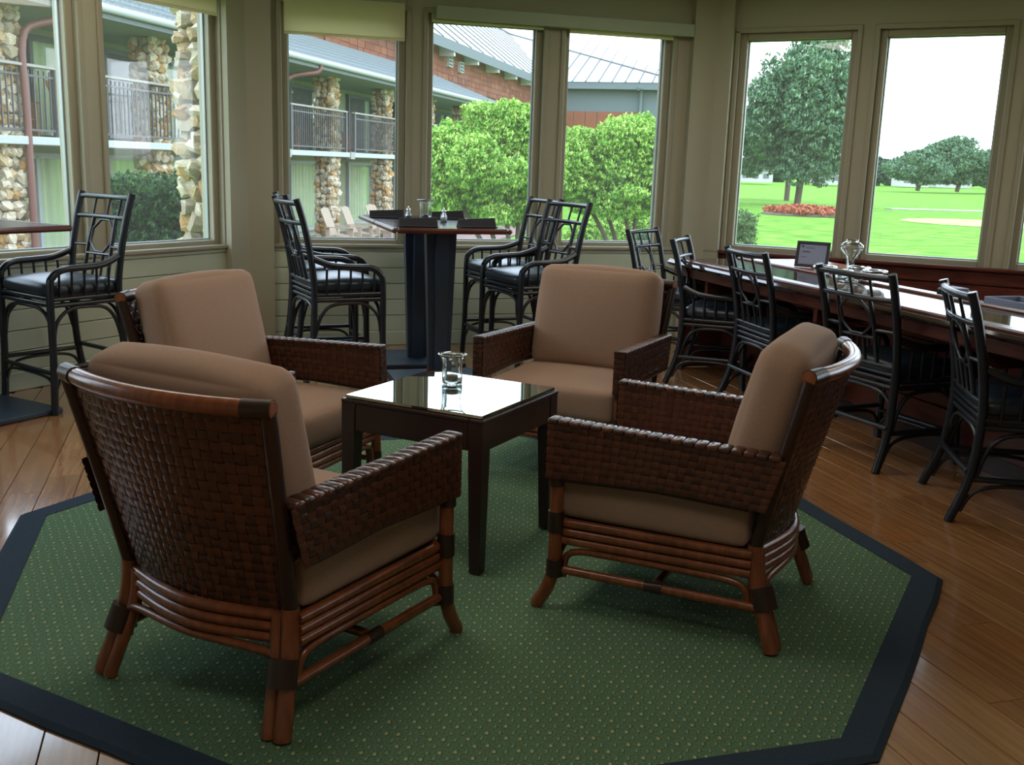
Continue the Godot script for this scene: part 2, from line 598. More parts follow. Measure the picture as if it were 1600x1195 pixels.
func build_room() -> void:
	var cLM := Vector3(-2.143, 0, -8.128)
	var cMR := Vector3(1.672, 0, -9.258)
	var cs := [cLM, cMR]
	cs.append(cMR + head(118.0) * 4.1)                 # R end
	cs.append(cs[2] + head(163.0) * 4.1)
	cs.append(cs[3] + head(208.0) * 4.1)
	cs.append(cs[4] + head(253.0) * 4.1)
	var cWL := cLM - head(29.5) * 4.1
	var last := cWL - head(343.0) * 4.1
	corners = [cLM, cMR, cs[2], cs[3], cs[4], cs[5], last, cWL]
	make_floor()
	var pts := PackedVector2Array()
	for c in corners: pts.append(Vector2(c.x, -c.z))
	var ce := structure("ceiling", "pale plaster ceiling")
	var cm := part(ce, "ceiling_slab", extrude(pts, CEIL, CEIL + 0.2), M.ceiling)
	cm.rotation.x = -PI / 2
	# M wall: window centres measured from its left corner
	make_wall("wall_back", "olive painted window wall with horizontal boards below", cLM, cMR, [0.785, 1.93, 3.085], "boards", 3)
	make_wall("wall_left", "olive painted window wall facing the lodge", cWL, cLM, [0.96, 2.125, 3.352], "boards", 0, 0.465)
	make_wall("wall_right", "window wall with dark red panelling below", cMR, cs[2], [0.688, 1.831, 2.975], "mahogany", 6)
	make_wall("wall_bar", "window wall behind the bar", cs[2], cs[3], [0.93, 2.05, 3.17], "mahogany", 9)
	make_wall("wall_far_left", "olive painted window wall with boards", last, cWL, [3.17], "boards", 12)
	make_wall("wall_front", "plain painted wall", cs[3], cs[4], [], "", 20)
	make_wall("wall_front", "plain painted wall", cs[4], cs[5], [], "", 20)
	make_wall("wall_front", "plain painted wall", cs[5], last, [], "", 20)
	corner_column("trim_1", cLM, 29.5, 73.5, 0.19, 0.19)
	corner_column("trim_2", cMR, 73.5, 118.0, 0.22, 0.13)
	corner_column("trim_3", cs[2], 118.0, 163.0, 0.2, 0.2)
	corner_column("trim_4", cWL, 343.0, 29.5, 0.2, 0.2)
	# valance and roller shades on the back wall
	var wb: Basis = Basis(Vector3.UP, deg_to_rad(90.0 - 73.5))
	var dirM := (cMR - cLM).normalized()
	var inM := Vector3(-dirM.z, 0, dirM.x)
	var v := thing("window_valance", "grey-green shade valance above the two back windows with trees outside", "valance", cLM + dirM * 2.6 + inM * 0.055 + Vector3(0, 2.665, 0), 73.5 - 90.0)
	part(v, "cover", box_mesh(Vector3(2.22, 0.1, 0.11), 0.006), M.valance)
	pbox(v, "bottom_lip", Vector3(0, -0.047, 0.05), Vector3(2.22, 0.012, 0.012), M.valance, 0.002)
	var drops := [[0.785, 2.44, "half-lowered cream roller shade over the back window behind the tall stools"], [1.93, 2.60, "raised cream roller shade above the middle back window"], [3.085, 2.59, "raised cream roller shade beside the back right corner post"]]
	for q in drops:
		shade(cLM + dirM * q[0] + inM * 0.045, 73.5, q[1], q[2], 2.74 if q[0] < 1.0 else 2.645)
	var dirL := (cLM - cWL).normalized()
	var inL := Vector3(-dirL.z, 0, dirL.x)
	for q in [[3.352, 2.51, "cream roller shade over the window with the clipped hedge outside"], [2.125, 2.56, "cream roller shade over the window with the red downpipe outside"]]:
		shade(cWL + dirL * q[0] + inL * 0.045, 29.5, q[1], q[2])

func shade(at: Vector3, h: float, bottom: float, label: String, top := 2.74) -> void:
	var o := thing("roller_shade", label, "window shade", at, h - 90.0, "roller shades")
	part(o, "cloth", box_mesh(Vector3(0.93, top - bottom, 0.004), 0), M.shade_cloth, Vector3(0, (top + bottom) / 2, 0))
	part(o, "hem_bar", box_mesh(Vector3(0.93, 0.022, 0.016), 0.004), M.shade_cloth, Vector3(0, bottom, 0))
	part(o, "roller", tube([Vector3(-0.46, top, -0.01), Vector3(0.46, top, -0.01)], 0.03, 10), M.valance)

# ------------------------------------------------------------------ rug
func octagon(ap: float, wob := 0.0) -> PackedVector2Array:
	var pts := PackedVector2Array()
	var R := ap / cos(PI / 8)
	for k in 8:
		var a0 := PI / 8 + k * PI / 4
		var p := Vector2(sin(a0), cos(a0)) * R
		var q := Vector2(sin(a0 + PI / 4), cos(a0 + PI / 4)) * R
		for j in 6:
			var t := (j + 0.0) / 6.0
			var x := p.lerp(q, t)
			if wob > 0 and j > 0: x *= 1.0 + wob * sin(k * 2.3 + j * 2.1)
			elif j == 0: x *= 0.996 if wob > 0 else 1.0
			pts.append(x)
	return pts

func build_rug() -> void:
	var o := thing("area_rug", "octagonal green patterned rug with a navy border under the armchairs", "rug", Vector3(-0.183, 0, -3.869), -61.7)
	var f := part(o, "field", extrude(octagon(1.612), 0.0, 0.013), M.rug_field)
	f.rotation.x = -PI / 2
	# border: ring between two octagons, rounded outer edge
	var inn := octagon(1.612)
	var mid := octagon(1.708, 0.0022)
	var out := octagon(1.727, 0.0022)
	var st := new_st()
	var n := inn.size()
	for i in n:
		var j := (i + 1) % n
		var c := Vector3((inn[i].x + out[i].x) / 2, -0.3, -(inn[i].y + out[i].y) / 2)
		var A := func(p: Vector2, y: float) -> Vector3: return Vector3(p.x, y, -p.y)
		poly(st, [A.call(inn[i], 0.015), A.call(inn[j], 0.015), A.call(mid[j], 0.016), A.call(mid[i], 0.016)], c)
		poly(st, [A.call(mid[i], 0.016), A.call(mid[j], 0.016), A.call(out[j], 0.006), A.call(out[i], 0.006)], c)
		poly(st, [A.call(out[i], 0.006), A.call(out[j], 0.006), A.call(out[j], 0.0), A.call(out[i], 0.0)], Vector3(0, 0.003, 0))
	part(o, "border", fin(st), M.rug_border)

# ------------------------------------------------------------------ fill lamps, added unseen above the frame to brighten the room
func added_lamp(at: Vector3, label: String) -> void:
	var o := thing("added_lamp", label, "lamp", at, 0.0, "added unseen fill lamps")
	part(o, "housing", lathe([Vector2(0.0, 0.0), Vector2(0.6, 0.0), Vector2(0.62, -0.07), Vector2(0.58, -0.07), Vector2(0.58, -0.02), Vector2(0, -0.02)], 28), M.paint_trim)
	part(o, "added_diffuser", lathe([Vector2(0, -0.055), Vector2(0.58, -0.055), Vector2(0.58, -0.045), Vector2(0, -0.045)], 28), M.added_lamp_glow)
	var l := AreaLight3D.new()
	l.name = "fill_light"
	l.area_size = Vector2(0.95, 0.95)
	l.area_normalize_energy = true
	l.light_energy = FILL_ENERGY
	l.light_color = Color(1.0, 0.96, 0.91)
	l.area_range = 20.0
	l.shadow_enabled = true
	o.add_child(l)
	l.position = Vector3(0, -0.062, 0)
	l.rotation.x = -PI / 2

func build_added_lamps() -> void:
	var spots := [[-2.3, -6.0, "added unseen fill lamp above the bare tall table"], [-0.7, -3.3, "added unseen fill lamp above the glass coffee table"], [0.3, -0.9, "added unseen fill lamp near the plain walls, off the rug"], [0.4, -5.75, "added unseen fill lamp above the armchair by the tall stools"], [1.5, -7.2, "added unseen fill lamp above the end of the bar"], [4.4, -5.9, "added unseen fill lamp behind the bar"]]
	for q in spots:
		added_lamp(Vector3(q[0], CEIL, q[1]), q[2])

# ------------------------------------------------------------------ armchair
func V(x: float, y: float, f: float) -> Vector3:
	return Vector3(x, y, -f)          # x right, y up, f forward

func ribbon(S: Callable, along_u: bool, at: float, a0: float, a1: float, cells: int, flip: int, w: float, amp: float) -> ArrayMesh:
	# one leather strip that passes over and under its neighbours on the surface S(u, v) -> [point, normal]
	var st := new_st(true)
	var rows := []
	var N := cells * 2
	for i in N + 1:
		var t := lerpf(a0, a1, float(i) / N)
		var off := 0.0
		if i % 2 == 1: off = amp * (1 if ((i / 2) + flip) % 2 == 0 else -1)
		var row := []
		for k in 3:
			var e := at + (k - 1) * w * 0.5
			var r: Array = S.call(t, e) if along_u else S.call(e, t)
			row.append(r[0] + r[1] * (off + (amp * 0.55 if k == 1 else 0.0)))
		rows.append(row)
	for i in N:
		for k in 2:
			var r0: Array = S.call(0.0, 0.5)
			poly(st, [rows[i][k], rows[i][k + 1], rows[i + 1][k + 1], rows[i + 1][k]], rows[i][k] - r0[1] * 2.0)
	return fin(st)

func weave(parent: Node, S: Callable, nu: int, nv: int, fill := 0.85, amp := 0.003) -> void:
	# nu strips running in v, nv strips running in u; S takes u, v in 0..1
	var r := RandomNumberGenerator.new()
	r.seed = nu * 31 + nv
	for i in nu:
		part(parent, "weave_strip", ribbon(S, false, (i + 0.5) / nu, 0.0, 1.0, nv, i % 2, fill / nu, amp), M["leather%d" % (r.randi() % 3)])
	for j in nv:
		part(parent, "weave_strip", ribbon(S, true, (j + 0.5) / nv, 0.0, 1.0, nu, (j + 1) % 2, fill / nv, amp), M["leather%d" % (r.randi() % 3)])

func back_at(u: float, v: float) -> Array:
	# woven back: leaning, bowed towards the rear
	var x := lerpf(-1.0, 1.0, u)
	var hw := lerpf(0.292, 0.352, v)
	var f := lerpf(0.095, -0.05, v) - 0.075 * (1.0 - x * x) * lerpf(0.8, 1.0, v)
	return [V(x * hw, 0.275 + 0.6 * v, f), V(x * 0.4, -0.23, -1.0).normalized()]

func make_armchair() -> Node3D:
	var t := thing("armchair", "", "armchair", Vector3.ZERO, 0.0, "woven leather armchairs round the glass table")
	weave(t, back_at, 23, 21)
	# arms: two woven faces, front end and wrapped top edge
	for s in [-1.0, 1.0]:
		var top := func(f: float) -> float: return 0.632 + 0.022 * clampf(f / 0.78, 0, 1)
		var bot := func(f: float) -> float: return 0.452 + 0.016 * sin(clampf(f / 0.78, 0, 1) * PI)
		var face := func(u: float, v: float, x: float, nx: float) -> Array:
			var f := lerpf(-0.005 + 0.05 * (1.0 - v), 0.775, u)
			return [V(x, lerpf(bot.call(f), top.call(f) - 0.006, v), f), V(nx, 0, 0)]
		weave(t, func(u, v): return face.call(u, v, s * 0.385, s), 27, 7)
		weave(t, func(u, v): return face.call(u, v, s * 0.333, -s), 27, 7)
		weave(t, func(u, v): return [V(s * lerpf(0.333, 0.385, u), lerpf(0.452, 0.645, v), 0.777), V(0, 0, 1)], 2, 8)
		for i in 20:
			var f := lerpf(0.012, 0.776, (i + 0.5) / 20.0)
			var y: float = top.call(f)
			part(t, "edge_wrap", wrap_mesh(), M["leather%d" % (i % 3)], V(s * 0.359, y - 0.004, f), Basis(Vector3.RIGHT, 0.028))
		part(t, "arm_edge_pole", tube([V(s * 0.359, 0.46, 0.1), V(s * 0.359, 0.47, 0.4), V(s * 0.359, 0.456, 0.77)], 0.018, 8), M.binding)
	# frame of rattan poles
	var rail := bend([V(-0.375, 0.885, -0.045), V(-0.2, 0.885, -0.1), V(0, 0.885, -0.125), V(0.2, 0.885, -0.1), V(0.375, 0.885, -0.045)], 20)
	part(t, "top_rail", tube(rail, 0.0235, 12), M.rattan)
	for s in [-1.0, 1.0]:
		part(t, "rail_binding", tube([V(s * 0.3, 0.885, -0.072), V(s * 0.372, 0.885, -0.046)], 0.0262, 12), M.binding)
		part(t, "back_post", tube(bend([V(s * 0.30, 0.26, 0.09), V(s * 0.33, 0.56, 0.025), V(s * 0.362, 0.875, -0.05)], 8), 0.021, 10), M.binding)
		# rear leg: two poles bound together, kicked back and out
		part(t, "leg", tube(bend([V(s * 0.305, 0.32, 0.08), V(s * 0.312, 0.2, 0.068), V(s * 0.345, 0, 0.0)], 8) + [V(s * 0.346, -0.01, -0.001)], 0.025, 10), M.rattan)
		part(t, "leg", tube(bend([V(s * 0.268, 0.30, 0.075), V(s * 0.273, 0.19, 0.06), V(s * 0.305, 0, -0.008)], 8) + [V(s * 0.306, -0.01, -0.009)], 0.02, 10), M.rattan)
		part(t, "leg_binding", tube([V(s * 0.302, 0.185, 0.055), V(s * 0.314, 0.115, 0.031)], [0.04, 0.041], 12), M.binding)
		# front leg: thick pole with a curved foot
		part(t, "leg", tube(bend([V(s * 0.355, 0.45, 0.742), V(s * 0.356, 0.3, 0.742), V(s * 0.357, 0.14, 0.744), V(s * 0.36, 0.06, 0.762), V(s * 0.365, 0, 0.795)], 16) + [V(s * 0.365, -0.01, 0.797)], 0.0235, 10), M.rattan)
		part(t, "leg_binding", tube([V(s * 0.355, 0.335, 0.742), V(s * 0.356, 0.262, 0.742)], 0.028, 12), M.binding)
		part(t, "leg_binding", tube([V(s * 0.354, 0.165, 0.738), V(s * 0.355, 0.105, 0.74)], 0.031, 12), M.binding)
		part(t, "leg_binding", tube([V(s * 0.357, 0.455, 0.745), V(s * 0.357, 0.425, 0.745)], 0.027, 12), M.binding)
		for y in [0.292, 0.26, 0.229]:
			part(t, "side_rail", tube([V(s * 0.325, y, 0.085), V(s * 0.337, y, 0.735)], 0.0165, 8), M.rattan)
		part(t, "side_brace", tube(bend([V(s * 0.315, 0.10, 0.085), V(s * 0.322, 0.165, 0.095), V(s * 0.325, 0.193, 0.135), V(s * 0.33, 0.2, 0.25), V(s * 0.335, 0.2, 0.58), V(s * 0.338, 0.193, 0.675), V(s * 0.34, 0.165, 0.708), V(s * 0.342, 0.1, 0.713)], 28), 0.0125, 8), M.rattan)
		part(t, "stretcher", tube([V(s * 0.325, 0.118, 0.05), V(s * 0.35, 0.128, 0.735)], 0.0165, 8), M.rattan)
		part(t, "stretcher_binding", tube([V(s * 0.336, 0.1225, 0.365), V(s * 0.338, 0.1235, 0.425)], 0.0195, 8), M.binding)
	part(t, "cross_stretcher", tube([V(-0.335, 0.122, 0.395), V(0.335, 0.122, 0.395)], 0.0155, 8), M.rattan)
	for y in [0.292, 0.26, 0.229]:
		part(t, "front_rail", tube([V(-0.34, y, 0.735), V(0.34, y, 0.735)], 0.0165, 8), M.rattan)
		part(t, "back_rail", tube(bend([V(-0.29, y, 0.08), V(0, y, 0.012), V(0.29, y, 0.08)], 10), 0.0165, 8), M.rattan)
	part(t, "front_brace", tube(bend([V(-0.325, 0.1, 0.74), V(-0.322, 0.165, 0.738), V(-0.29, 0.193, 0.737), V(-0.18, 0.2, 0.736), V(0.18, 0.2, 0.736), V(0.29, 0.193, 0.737), V(0.322, 0.165, 0.738), V(0.325, 0.1, 0.74)], 28), 0.0125, 8), M.rattan)
	part(t, "back_brace", tube(bend([V(-0.285, 0.1, 0.045), V(-0.275, 0.165, 0.055), V(-0.24, 0.195, 0.045), V(0, 0.2, 0.012), V(0.24, 0.195, 0.045), V(0.275, 0.165, 0.055), V(0.285, 0.1, 0.045)], 28), 0.0125, 8), M.rattan)
	part(t, "seat_deck", box_mesh(Vector3(0.62, 0.014, 0.66), 0.004), M.binding, V(0, 0.296, 0.4))
	# cushions
	part(t, "seat_cushion", cushion(Vector3(0.66, 0.15, 0.66), 0.03, Vector3(0.004, 0.018, 0.01)), M.fabric, V(0, 0.379, 0.432))
	part(t, "back_cushion", cushion(Vector3(0.65, 0.53, 0.165), 0.05, Vector3(0.012, 0.02, 0.032)), M.fabric, V(0, 0.692, 0.092), Basis(Vector3.RIGHT, 0.235))
	return t

func wrap_mesh() -> ArrayMesh:
	if not TX.has("wrap"):
		TX["wrap"] = cushion(Vector3(0.064, 0.02, 0.0372), 0.007, Vector3(0.0, 0.0015, 0.0), 4)
	return TX["wrap"]

# ------------------------------------------------------------------ bar stool in bent black cane
func make_stool(called: String, y0: float, st_y: float, bh: float) -> Node3D:
	var t := thing(called, "", "bar stool")
	var bl: Material = M.black_cane
	var P := func(x: float, y: float) -> Vector3:      # a point in the plane of the back, y above the seat frame
		var k := y / 0.54
		return V(x * (0.236 + 0.012 * k), y0 + y * bh / 0.54, -0.2 - 0.085 * k * k - 0.02 * k - 0.035 * (1.0 - x * x) * clampf(k * 1.6, 0, 1))
	for s in [-1.0, 1.0]:
		part(t, "back_leg", tube(bend([V(s * 0.262, 0, -0.292), V(s * 0.246, y0 * 0.45, -0.222), V(s * 0.236, y0, -0.2), P.call(s, 0.2), P.call(s, 0.4), P.call(s, 0.54)], 20), 0.0205, 10), bl)
		# front leg runs up and bends back into the arm
		part(t, "front_leg", tube(bend([V(s * 0.262, 0, 0.235), V(s * 0.255, y0 * 0.5, 0.222), V(s * 0.255, y0 + 0.05, 0.22), V(s * 0.257, y0 + 0.13, 0.2), V(s * 0.26, y0 + 0.168, 0.135), V(s * 0.262, y0 + 0.175, 0.02), V(s * 0.256, y0 + 0.185, -0.1), V(s * 0.238, y0 + 0.225, -0.205)], 35), 0.02, 10), bl)
		for i in 5:
			var f := lerpf(-0.13, 0.165, i / 4.0)
			part(t, "arm_spindle", tube([V(s * 0.25, y0, f), V(s * 0.259, y0 + (0.165 if i < 4 else 0.15), f)], 0.0075, 6), bl)
		for y in [y0 + 0.0, y0 - 0.034]:
			part(t, "seat_rail", tube([V(s * 0.24, y, -0.19), V(s * 0.253, y, 0.215)], 0.0145, 8), bl)
		part(t, "side_brace", tube(bend([V(s * 0.25, y0 - 0.26, 0.212), V(s * 0.25, y0 - 0.14, 0.19), V(s * 0.248, y0 - 0.07, 0.12), V(s * 0.246, y0 - 0.056, 0.03), V(s * 0.244, y0 - 0.07, -0.1), V(s * 0.244, y0 - 0.14, -0.165), V(s * 0.245, y0 - 0.26, -0.2)], 24), 0.011, 7), bl)
		part(t, "stretcher", tube([V(s * 0.25, st_y, -0.23), V(s * 0.257, st_y, 0.225)], 0.014, 8), bl)
		part(t, "foot_brace", tube(bend([V(s * 0.256, st_y - 0.15, 0.222), V(s * 0.255, st_y - 0.06, 0.185), V(s * 0.254, st_y - 0.026, 0.1), V(s * 0.252, st_y - 0.026, -0.1), V(s * 0.252, st_y - 0.06, -0.2), V(s * 0.256, st_y - 0.15, -0.25)], 20), 0.0095, 7), bl)
		part(t, "back_stub", tube([P.call(s, 0.245), P.call(s * 0.48, 0.245)], 0.009, 6), bl)
		part(t, "back_slat", tube([P.call(s * 0.44, 0.4), P.call(s * 0.48, 0.245), P.call(s * 0.5, 0.07)], 0.0115, 7), bl)
		part(t, "back_slat", tube([P.call(s * 0.17, 0.2), P.call(s * 0.17, 0.07)], 0.009, 6), bl)
	for y in [y0, y0 - 0.034]:
		part(t, "seat_rail", tube([V(-0.255, y, 0.215), V(0.255, y, 0.215)], 0.0145, 8), bl)
		part(t, "seat_rail", tube([V(-0.238, y, -0.195), V(0.238, y, -0.195)], 0.0145, 8), bl)
	for f in [0.215, -0.2]:
		var w := 0.245
		part(t, "end_brace", tube(bend([V(-w, y0 - 0.26, f), V(-w + 0.02, y0 - 0.14, f), V(-w + 0.09, y0 - 0.07, f), V(0, y0 - 0.055, f), V(w - 0.09, y0 - 0.07, f), V(w - 0.02, y0 - 0.14, f), V(w, y0 - 0.26, f)], 24), 0.011, 7), bl)
	part(t, "stretcher", tube([V(-0.255, st_y - 0.03, 0.222), V(0.255, st_y - 0.03, 0.222)], 0.0145, 8), bl)
	part(t, "stretcher", tube([V(-0.25, st_y + 0.03, -0.232), V(0.25, st_y + 0.03, -0.232)], 0.0145, 8), bl)
	part(t, "foot_brace", tube(bend([V(-0.256, st_y - 0.17, 0.226), V(-0.23, st_y - 0.085, 0.224), V(-0.14, st_y - 0.056, 0.222), V(0.14, st_y - 0.056, 0.222), V(0.23, st_y - 0.085, 0.224), V(0.256, st_y - 0.17, 0.226)], 20), 0.0095, 7), bl)
	# back: top rails, spindles, octagon ring, lower slats
	var arc := func(y: float) -> Array:
		var a := []
		for i in 9: a.append(P.call(lerpf(-1, 1, i / 8.0), y))
		return a
	part(t, "top_rail", tube(arc.call(0.515), 0.0165, 10), bl)
	part(t, "back_rail", tube(arc.call(0.405), 0.0145, 8), bl)
	part(t, "back_rail", tube(arc.call(0.07), 0.0145, 8), bl)
	part(t, "back_rail", tube(arc.call(0.032), 0.0115, 8), bl)
	for x in [-0.5, 0.0, 0.5]:
		part(t, "back_spindle", tube([P.call(x, 0.51), P.call(x, 0.405)], 0.008, 6), bl)
	part(t, "back_bar", tube([P.call(-0.49, 0.2), P.call(0.49, 0.2)], 0.009, 6), bl)
	var ring := []
	for k in 9:
		var a := PI / 8 + k * PI / 4
		ring.append(P.call(cos(a) * 0.44, 0.3 + sin(a) * 0.095))
	part(t, "octagon_ring", tube(ring, 0.0085, 6, false), bl)
	part(t, "seat_cushion", cushion(Vector3(0.475, 0.085, 0.43), 0.036, Vector3(0.004, 0.03, 0.004), 10), M.black_leather, V(0, y0 + 0.048, 0.015))
	t.scale = Vector3(1.1, 1.0, 1.05)
	return t

# ------------------------------------------------------------------ tables and tableware
func make_coffee_table() -> void:
	var t := thing("coffee_table", "square dark wood table with a mirror-like glass top on the green rug", "table", Vector3(-0.232, 0.006, -3.968), 27.5)
	var a := 0.305
	for sx in [-1, 1]:
		for sz in [-1, 1]:
			var v := []
			for k in 8:
				var up := 1 if k & 2 else 0
				var w := lerpf(0.043, 0.062, up)
				var x0: float = sx * 0.312
				var z0: float = sz * 0.312
				v.append(Vector3(x0 - sx * (w if k & 1 else 0.0) , 0.585 if up else 0.013, z0 - sz * (w if k & 4 else 0.0)))
			var st := new_st()
			add_hexa(st, v)
			part(t, "leg", fin(st), M.table_wood)
	for s in [-1, 1]:
		pbox(t, "apron", Vector3(s * 0.299, 0.532, 0), Vector3(0.022, 0.108, 0.5), M.table_wood, 0.003)
		pbox(t, "apron", Vector3(0, 0.532, s * 0.299), Vector3(0.5, 0.108, 0.022), M.table_wood, 0.003)
		pbox(t, "edge_frame", Vector3(s * 0.285, 0.592, 0), Vector3(0.06, 0.016, 0.63), M.table_wood, 0.004)
		pbox(t, "edge_frame", Vector3(0, 0.592, s * 0.285), Vector3(0.51, 0.016, 0.06), M.table_wood, 0.004)
	pbox(t, "inset_top", Vector3(0, 0.592, 0), Vector3(0.51, 0.014, 0.51), M.table_wood, 0)
	var gl := part(t, "glass_top", box_mesh(Vector3(0.605, 0.012, 0.605), 0.002), M.mirror_glass, Vector3(0, 0.607, 0))
	gl.set_meta("label", "polished reflecting glass sheet")

func hurricane(called: String, label: String, at: Vector3, h: float, r: float, wax: Material) -> void:
	var t := thing(called, label, "candle holder", at)
	var w := 0.003
	var prof := []
	for q in [[0.0, 0.0], [0.86, 0.0], [0.9, 0.03], [0.88, 0.3], [0.86, 0.6], [0.9, 0.8], [1.08, 0.93], [1.3, 1.0]]:
		prof.append(Vector2(q[0] * r, q[1] * h))
	for q in [[1.3, 1.0], [1.08, 0.93], [0.9, 0.8], [0.86, 0.6], [0.88, 0.3], [0.88, 0.08], [0.0, 0.08]]:
		prof.append(Vector2(maxf(q[0] * r - w, 0), q[1] * h + (0.001 if q[1] > 0.9 else 0.0)))
	part(t, "glass", lathe(prof, 28), M.clear_glass)
	part(t, "candle", lathe([Vector2(0, 0.085 * h), Vector2(0.5 * r, 0.085 * h), Vector2(0.52 * r, 0.3 * h), Vector2(0.3 * r, 0.32 * h), Vector2(0, 0.31 * h)], 20), wax)

func shaker(label: String, at: Vector3, fill: Material) -> void:
	var t := thing("shaker", label, "shaker", at, 0, "shakers on the far tall table")
	part(t, "glass", lathe([Vector2(0, 0), Vector2(0.022, 0), Vector2(0.026, 0.012), Vector2(0.024, 0.04), Vector2(0.014, 0.062), Vector2(0.013, 0.07), Vector2(0.0, 0.07)], 18), M.clear_glass)
	part(t, "filling", lathe([Vector2(0, 0.004), Vector2(0.02, 0.004), Vector2(0.021, 0.03), Vector2(0, 0.032)], 14), fill)
	part(t, "cap", lathe([Vector2(0.015, 0.068), Vector2(0.017, 0.072), Vector2(0.013, 0.084), Vector2(0.004, 0.09), Vector2(0.004, 0.098), Vector2(0, 0.1)], 16), M.chrome)

func make_tall_table(label: String, at: Vector3, h: float) -> Node3D:
	var t := thing("tall_table", label, "table", at, h, "tall square tables")
	var H := 1.09
	pbox(t, "table_top", Vector3(0, H - 0.012, 0), Vector3(0.735, 0.024, 0.735), M.table_top, 0.002)
	for s in [-1, 1]:
		pbox(t, "edge_moulding", Vector3(s * 0.382, H - 0.017, 0), Vector3(0.032, 0.034, 0.796), M.mahogany, 0.012)
		pbox(t, "edge_moulding", Vector3(0, H - 0.017, s * 0.382), Vector3(0.733, 0.034, 0.032), M.mahogany, 0.012)
	# two crossed tapering planks form the pedestal
	for k in 2:
		var st := new_st()
		var v := []
		for q in 8:
			var w := 0.105 if q & 2 else 0.07
			v.append(Vector3(w * (1 if q & 1 else -1), (H - 0.036) if q & 2 else 0.03, 0.042 * (1 if q & 4 else -1)))
		add_hexa(st, v)
		part(t, "pedestal", fin(st), M.navy_metal, Vector3.ZERO, Basis(Vector3.UP, PI / 2 * k))
	pbox(t, "base_plate", Vector3(0, 0.017, 0), Vector3(0.64, 0.03, 0.64), M.navy_metal, 0.006)
	pbox(t, "mounting_plate", Vector3(0, H - 0.042, 0), Vector3(0.4, 0.012, 0.4), M.navy_metal, 0.003)
	for k in 4:
		part(t, "glide", lathe([Vector2(0, 0), Vector2(0.018, 0), Vector2(0.018, 0.005), Vector2(0.006, 0.01), Vector2(0, 0.01)], 12), M.chrome, Vector3(0.28 * (1 if k & 1 else -1), -0.004, 0.28 * (1 if k & 2 else -1)))
	return t

func napkin(label: String, at: Vector3, h: float) -> void:
	var o := thing("folded_napkin", label, "napkin", at, h, "dark napkins on the tall tables")
	var st := new_st()
	# a wedge: two leaves standing on their fold
	var v := []
	for q in 8:
		var top := 1.0 if q & 2 else 0.0
		v.append(Vector3(0.125 * (1 if q & 1 else -1), (0.05 + (0.012 if q & 1 else 0.0)) * top, lerpf(0.05, 0.008, top) * (1 if q & 4 else -1)))
	add_hexa(st, v)
	part(o, "cloth", fin(st), M.napkin)
	var st2 := new_st()
	add_box(st2, Vector3(0, 0.004, 0.03), Vector3(0.25, 0.007, 0.1), 0.003)
	part(o, "fold", fin(st2), M.napkin)

func build_tables() -> void:
	make_coffee_table()
	hurricane("hurricane_candle", "flared clear glass candle holder on the glass coffee table", Vector3(-0.245, 0.6195, -4.09), 0.125, 0.047, M.candle)
	var dM := head(73.5)
	var nM := head(73.5 - 90.0)
	var near := Vector3(-0.52, 0, -7.03)
	make_tall_table("tall square table set with napkins, the nearer of two pushed together", near, -16.5)
	make_tall_table("tall square table set with napkins, standing against the back window wall", near + nM * 0.8, -16.5)
	make_tall_table("bare tall square table by the downpipe window", Vector3(-3.056, 0, -5.70), 29.5)
	var H := 1.091
	napkin("folded dark napkin near the edge of the tall table, above the pedestal", near + Vector3(0, H, 0) - dM * 0.2 - nM * 0.22, -14.0)
	napkin("folded dark napkin near the edge of the tall table, by the bar-side stools", near + Vector3(0, H, 0) + dM * 0.2 - nM * 0.2, -20.0)
	napkin("folded dark napkin on the table against the window wall, by the corner post stools", near + Vector3(0, H, 0) + nM * 0.8 - dM * 0.24, -10.0)
	napkin("folded dark napkin on the table against the window wall, by the bar-side stools", near + Vector3(0, H, 0) + nM * 0.8 + dM * 0.22, -22.0)
	hurricane("hurricane_candle", "flared clear glass with a dark candle on the tall tables", near + Vector3(0, H, 0) + nM * 0.42 - dM * 0.02, 0.15, 0.05, M.black_plastic)
	shaker("glass shaker with dark filling on the tall tables", near + Vector3(0, H, 0) + nM * 0.5 - dM * 0.13, M.black_plastic)
	shaker("glass shaker with white filling on the tall tables", near + Vector3(0, H, 0) + nM * 0.36 + dM * 0.1, M.slab)

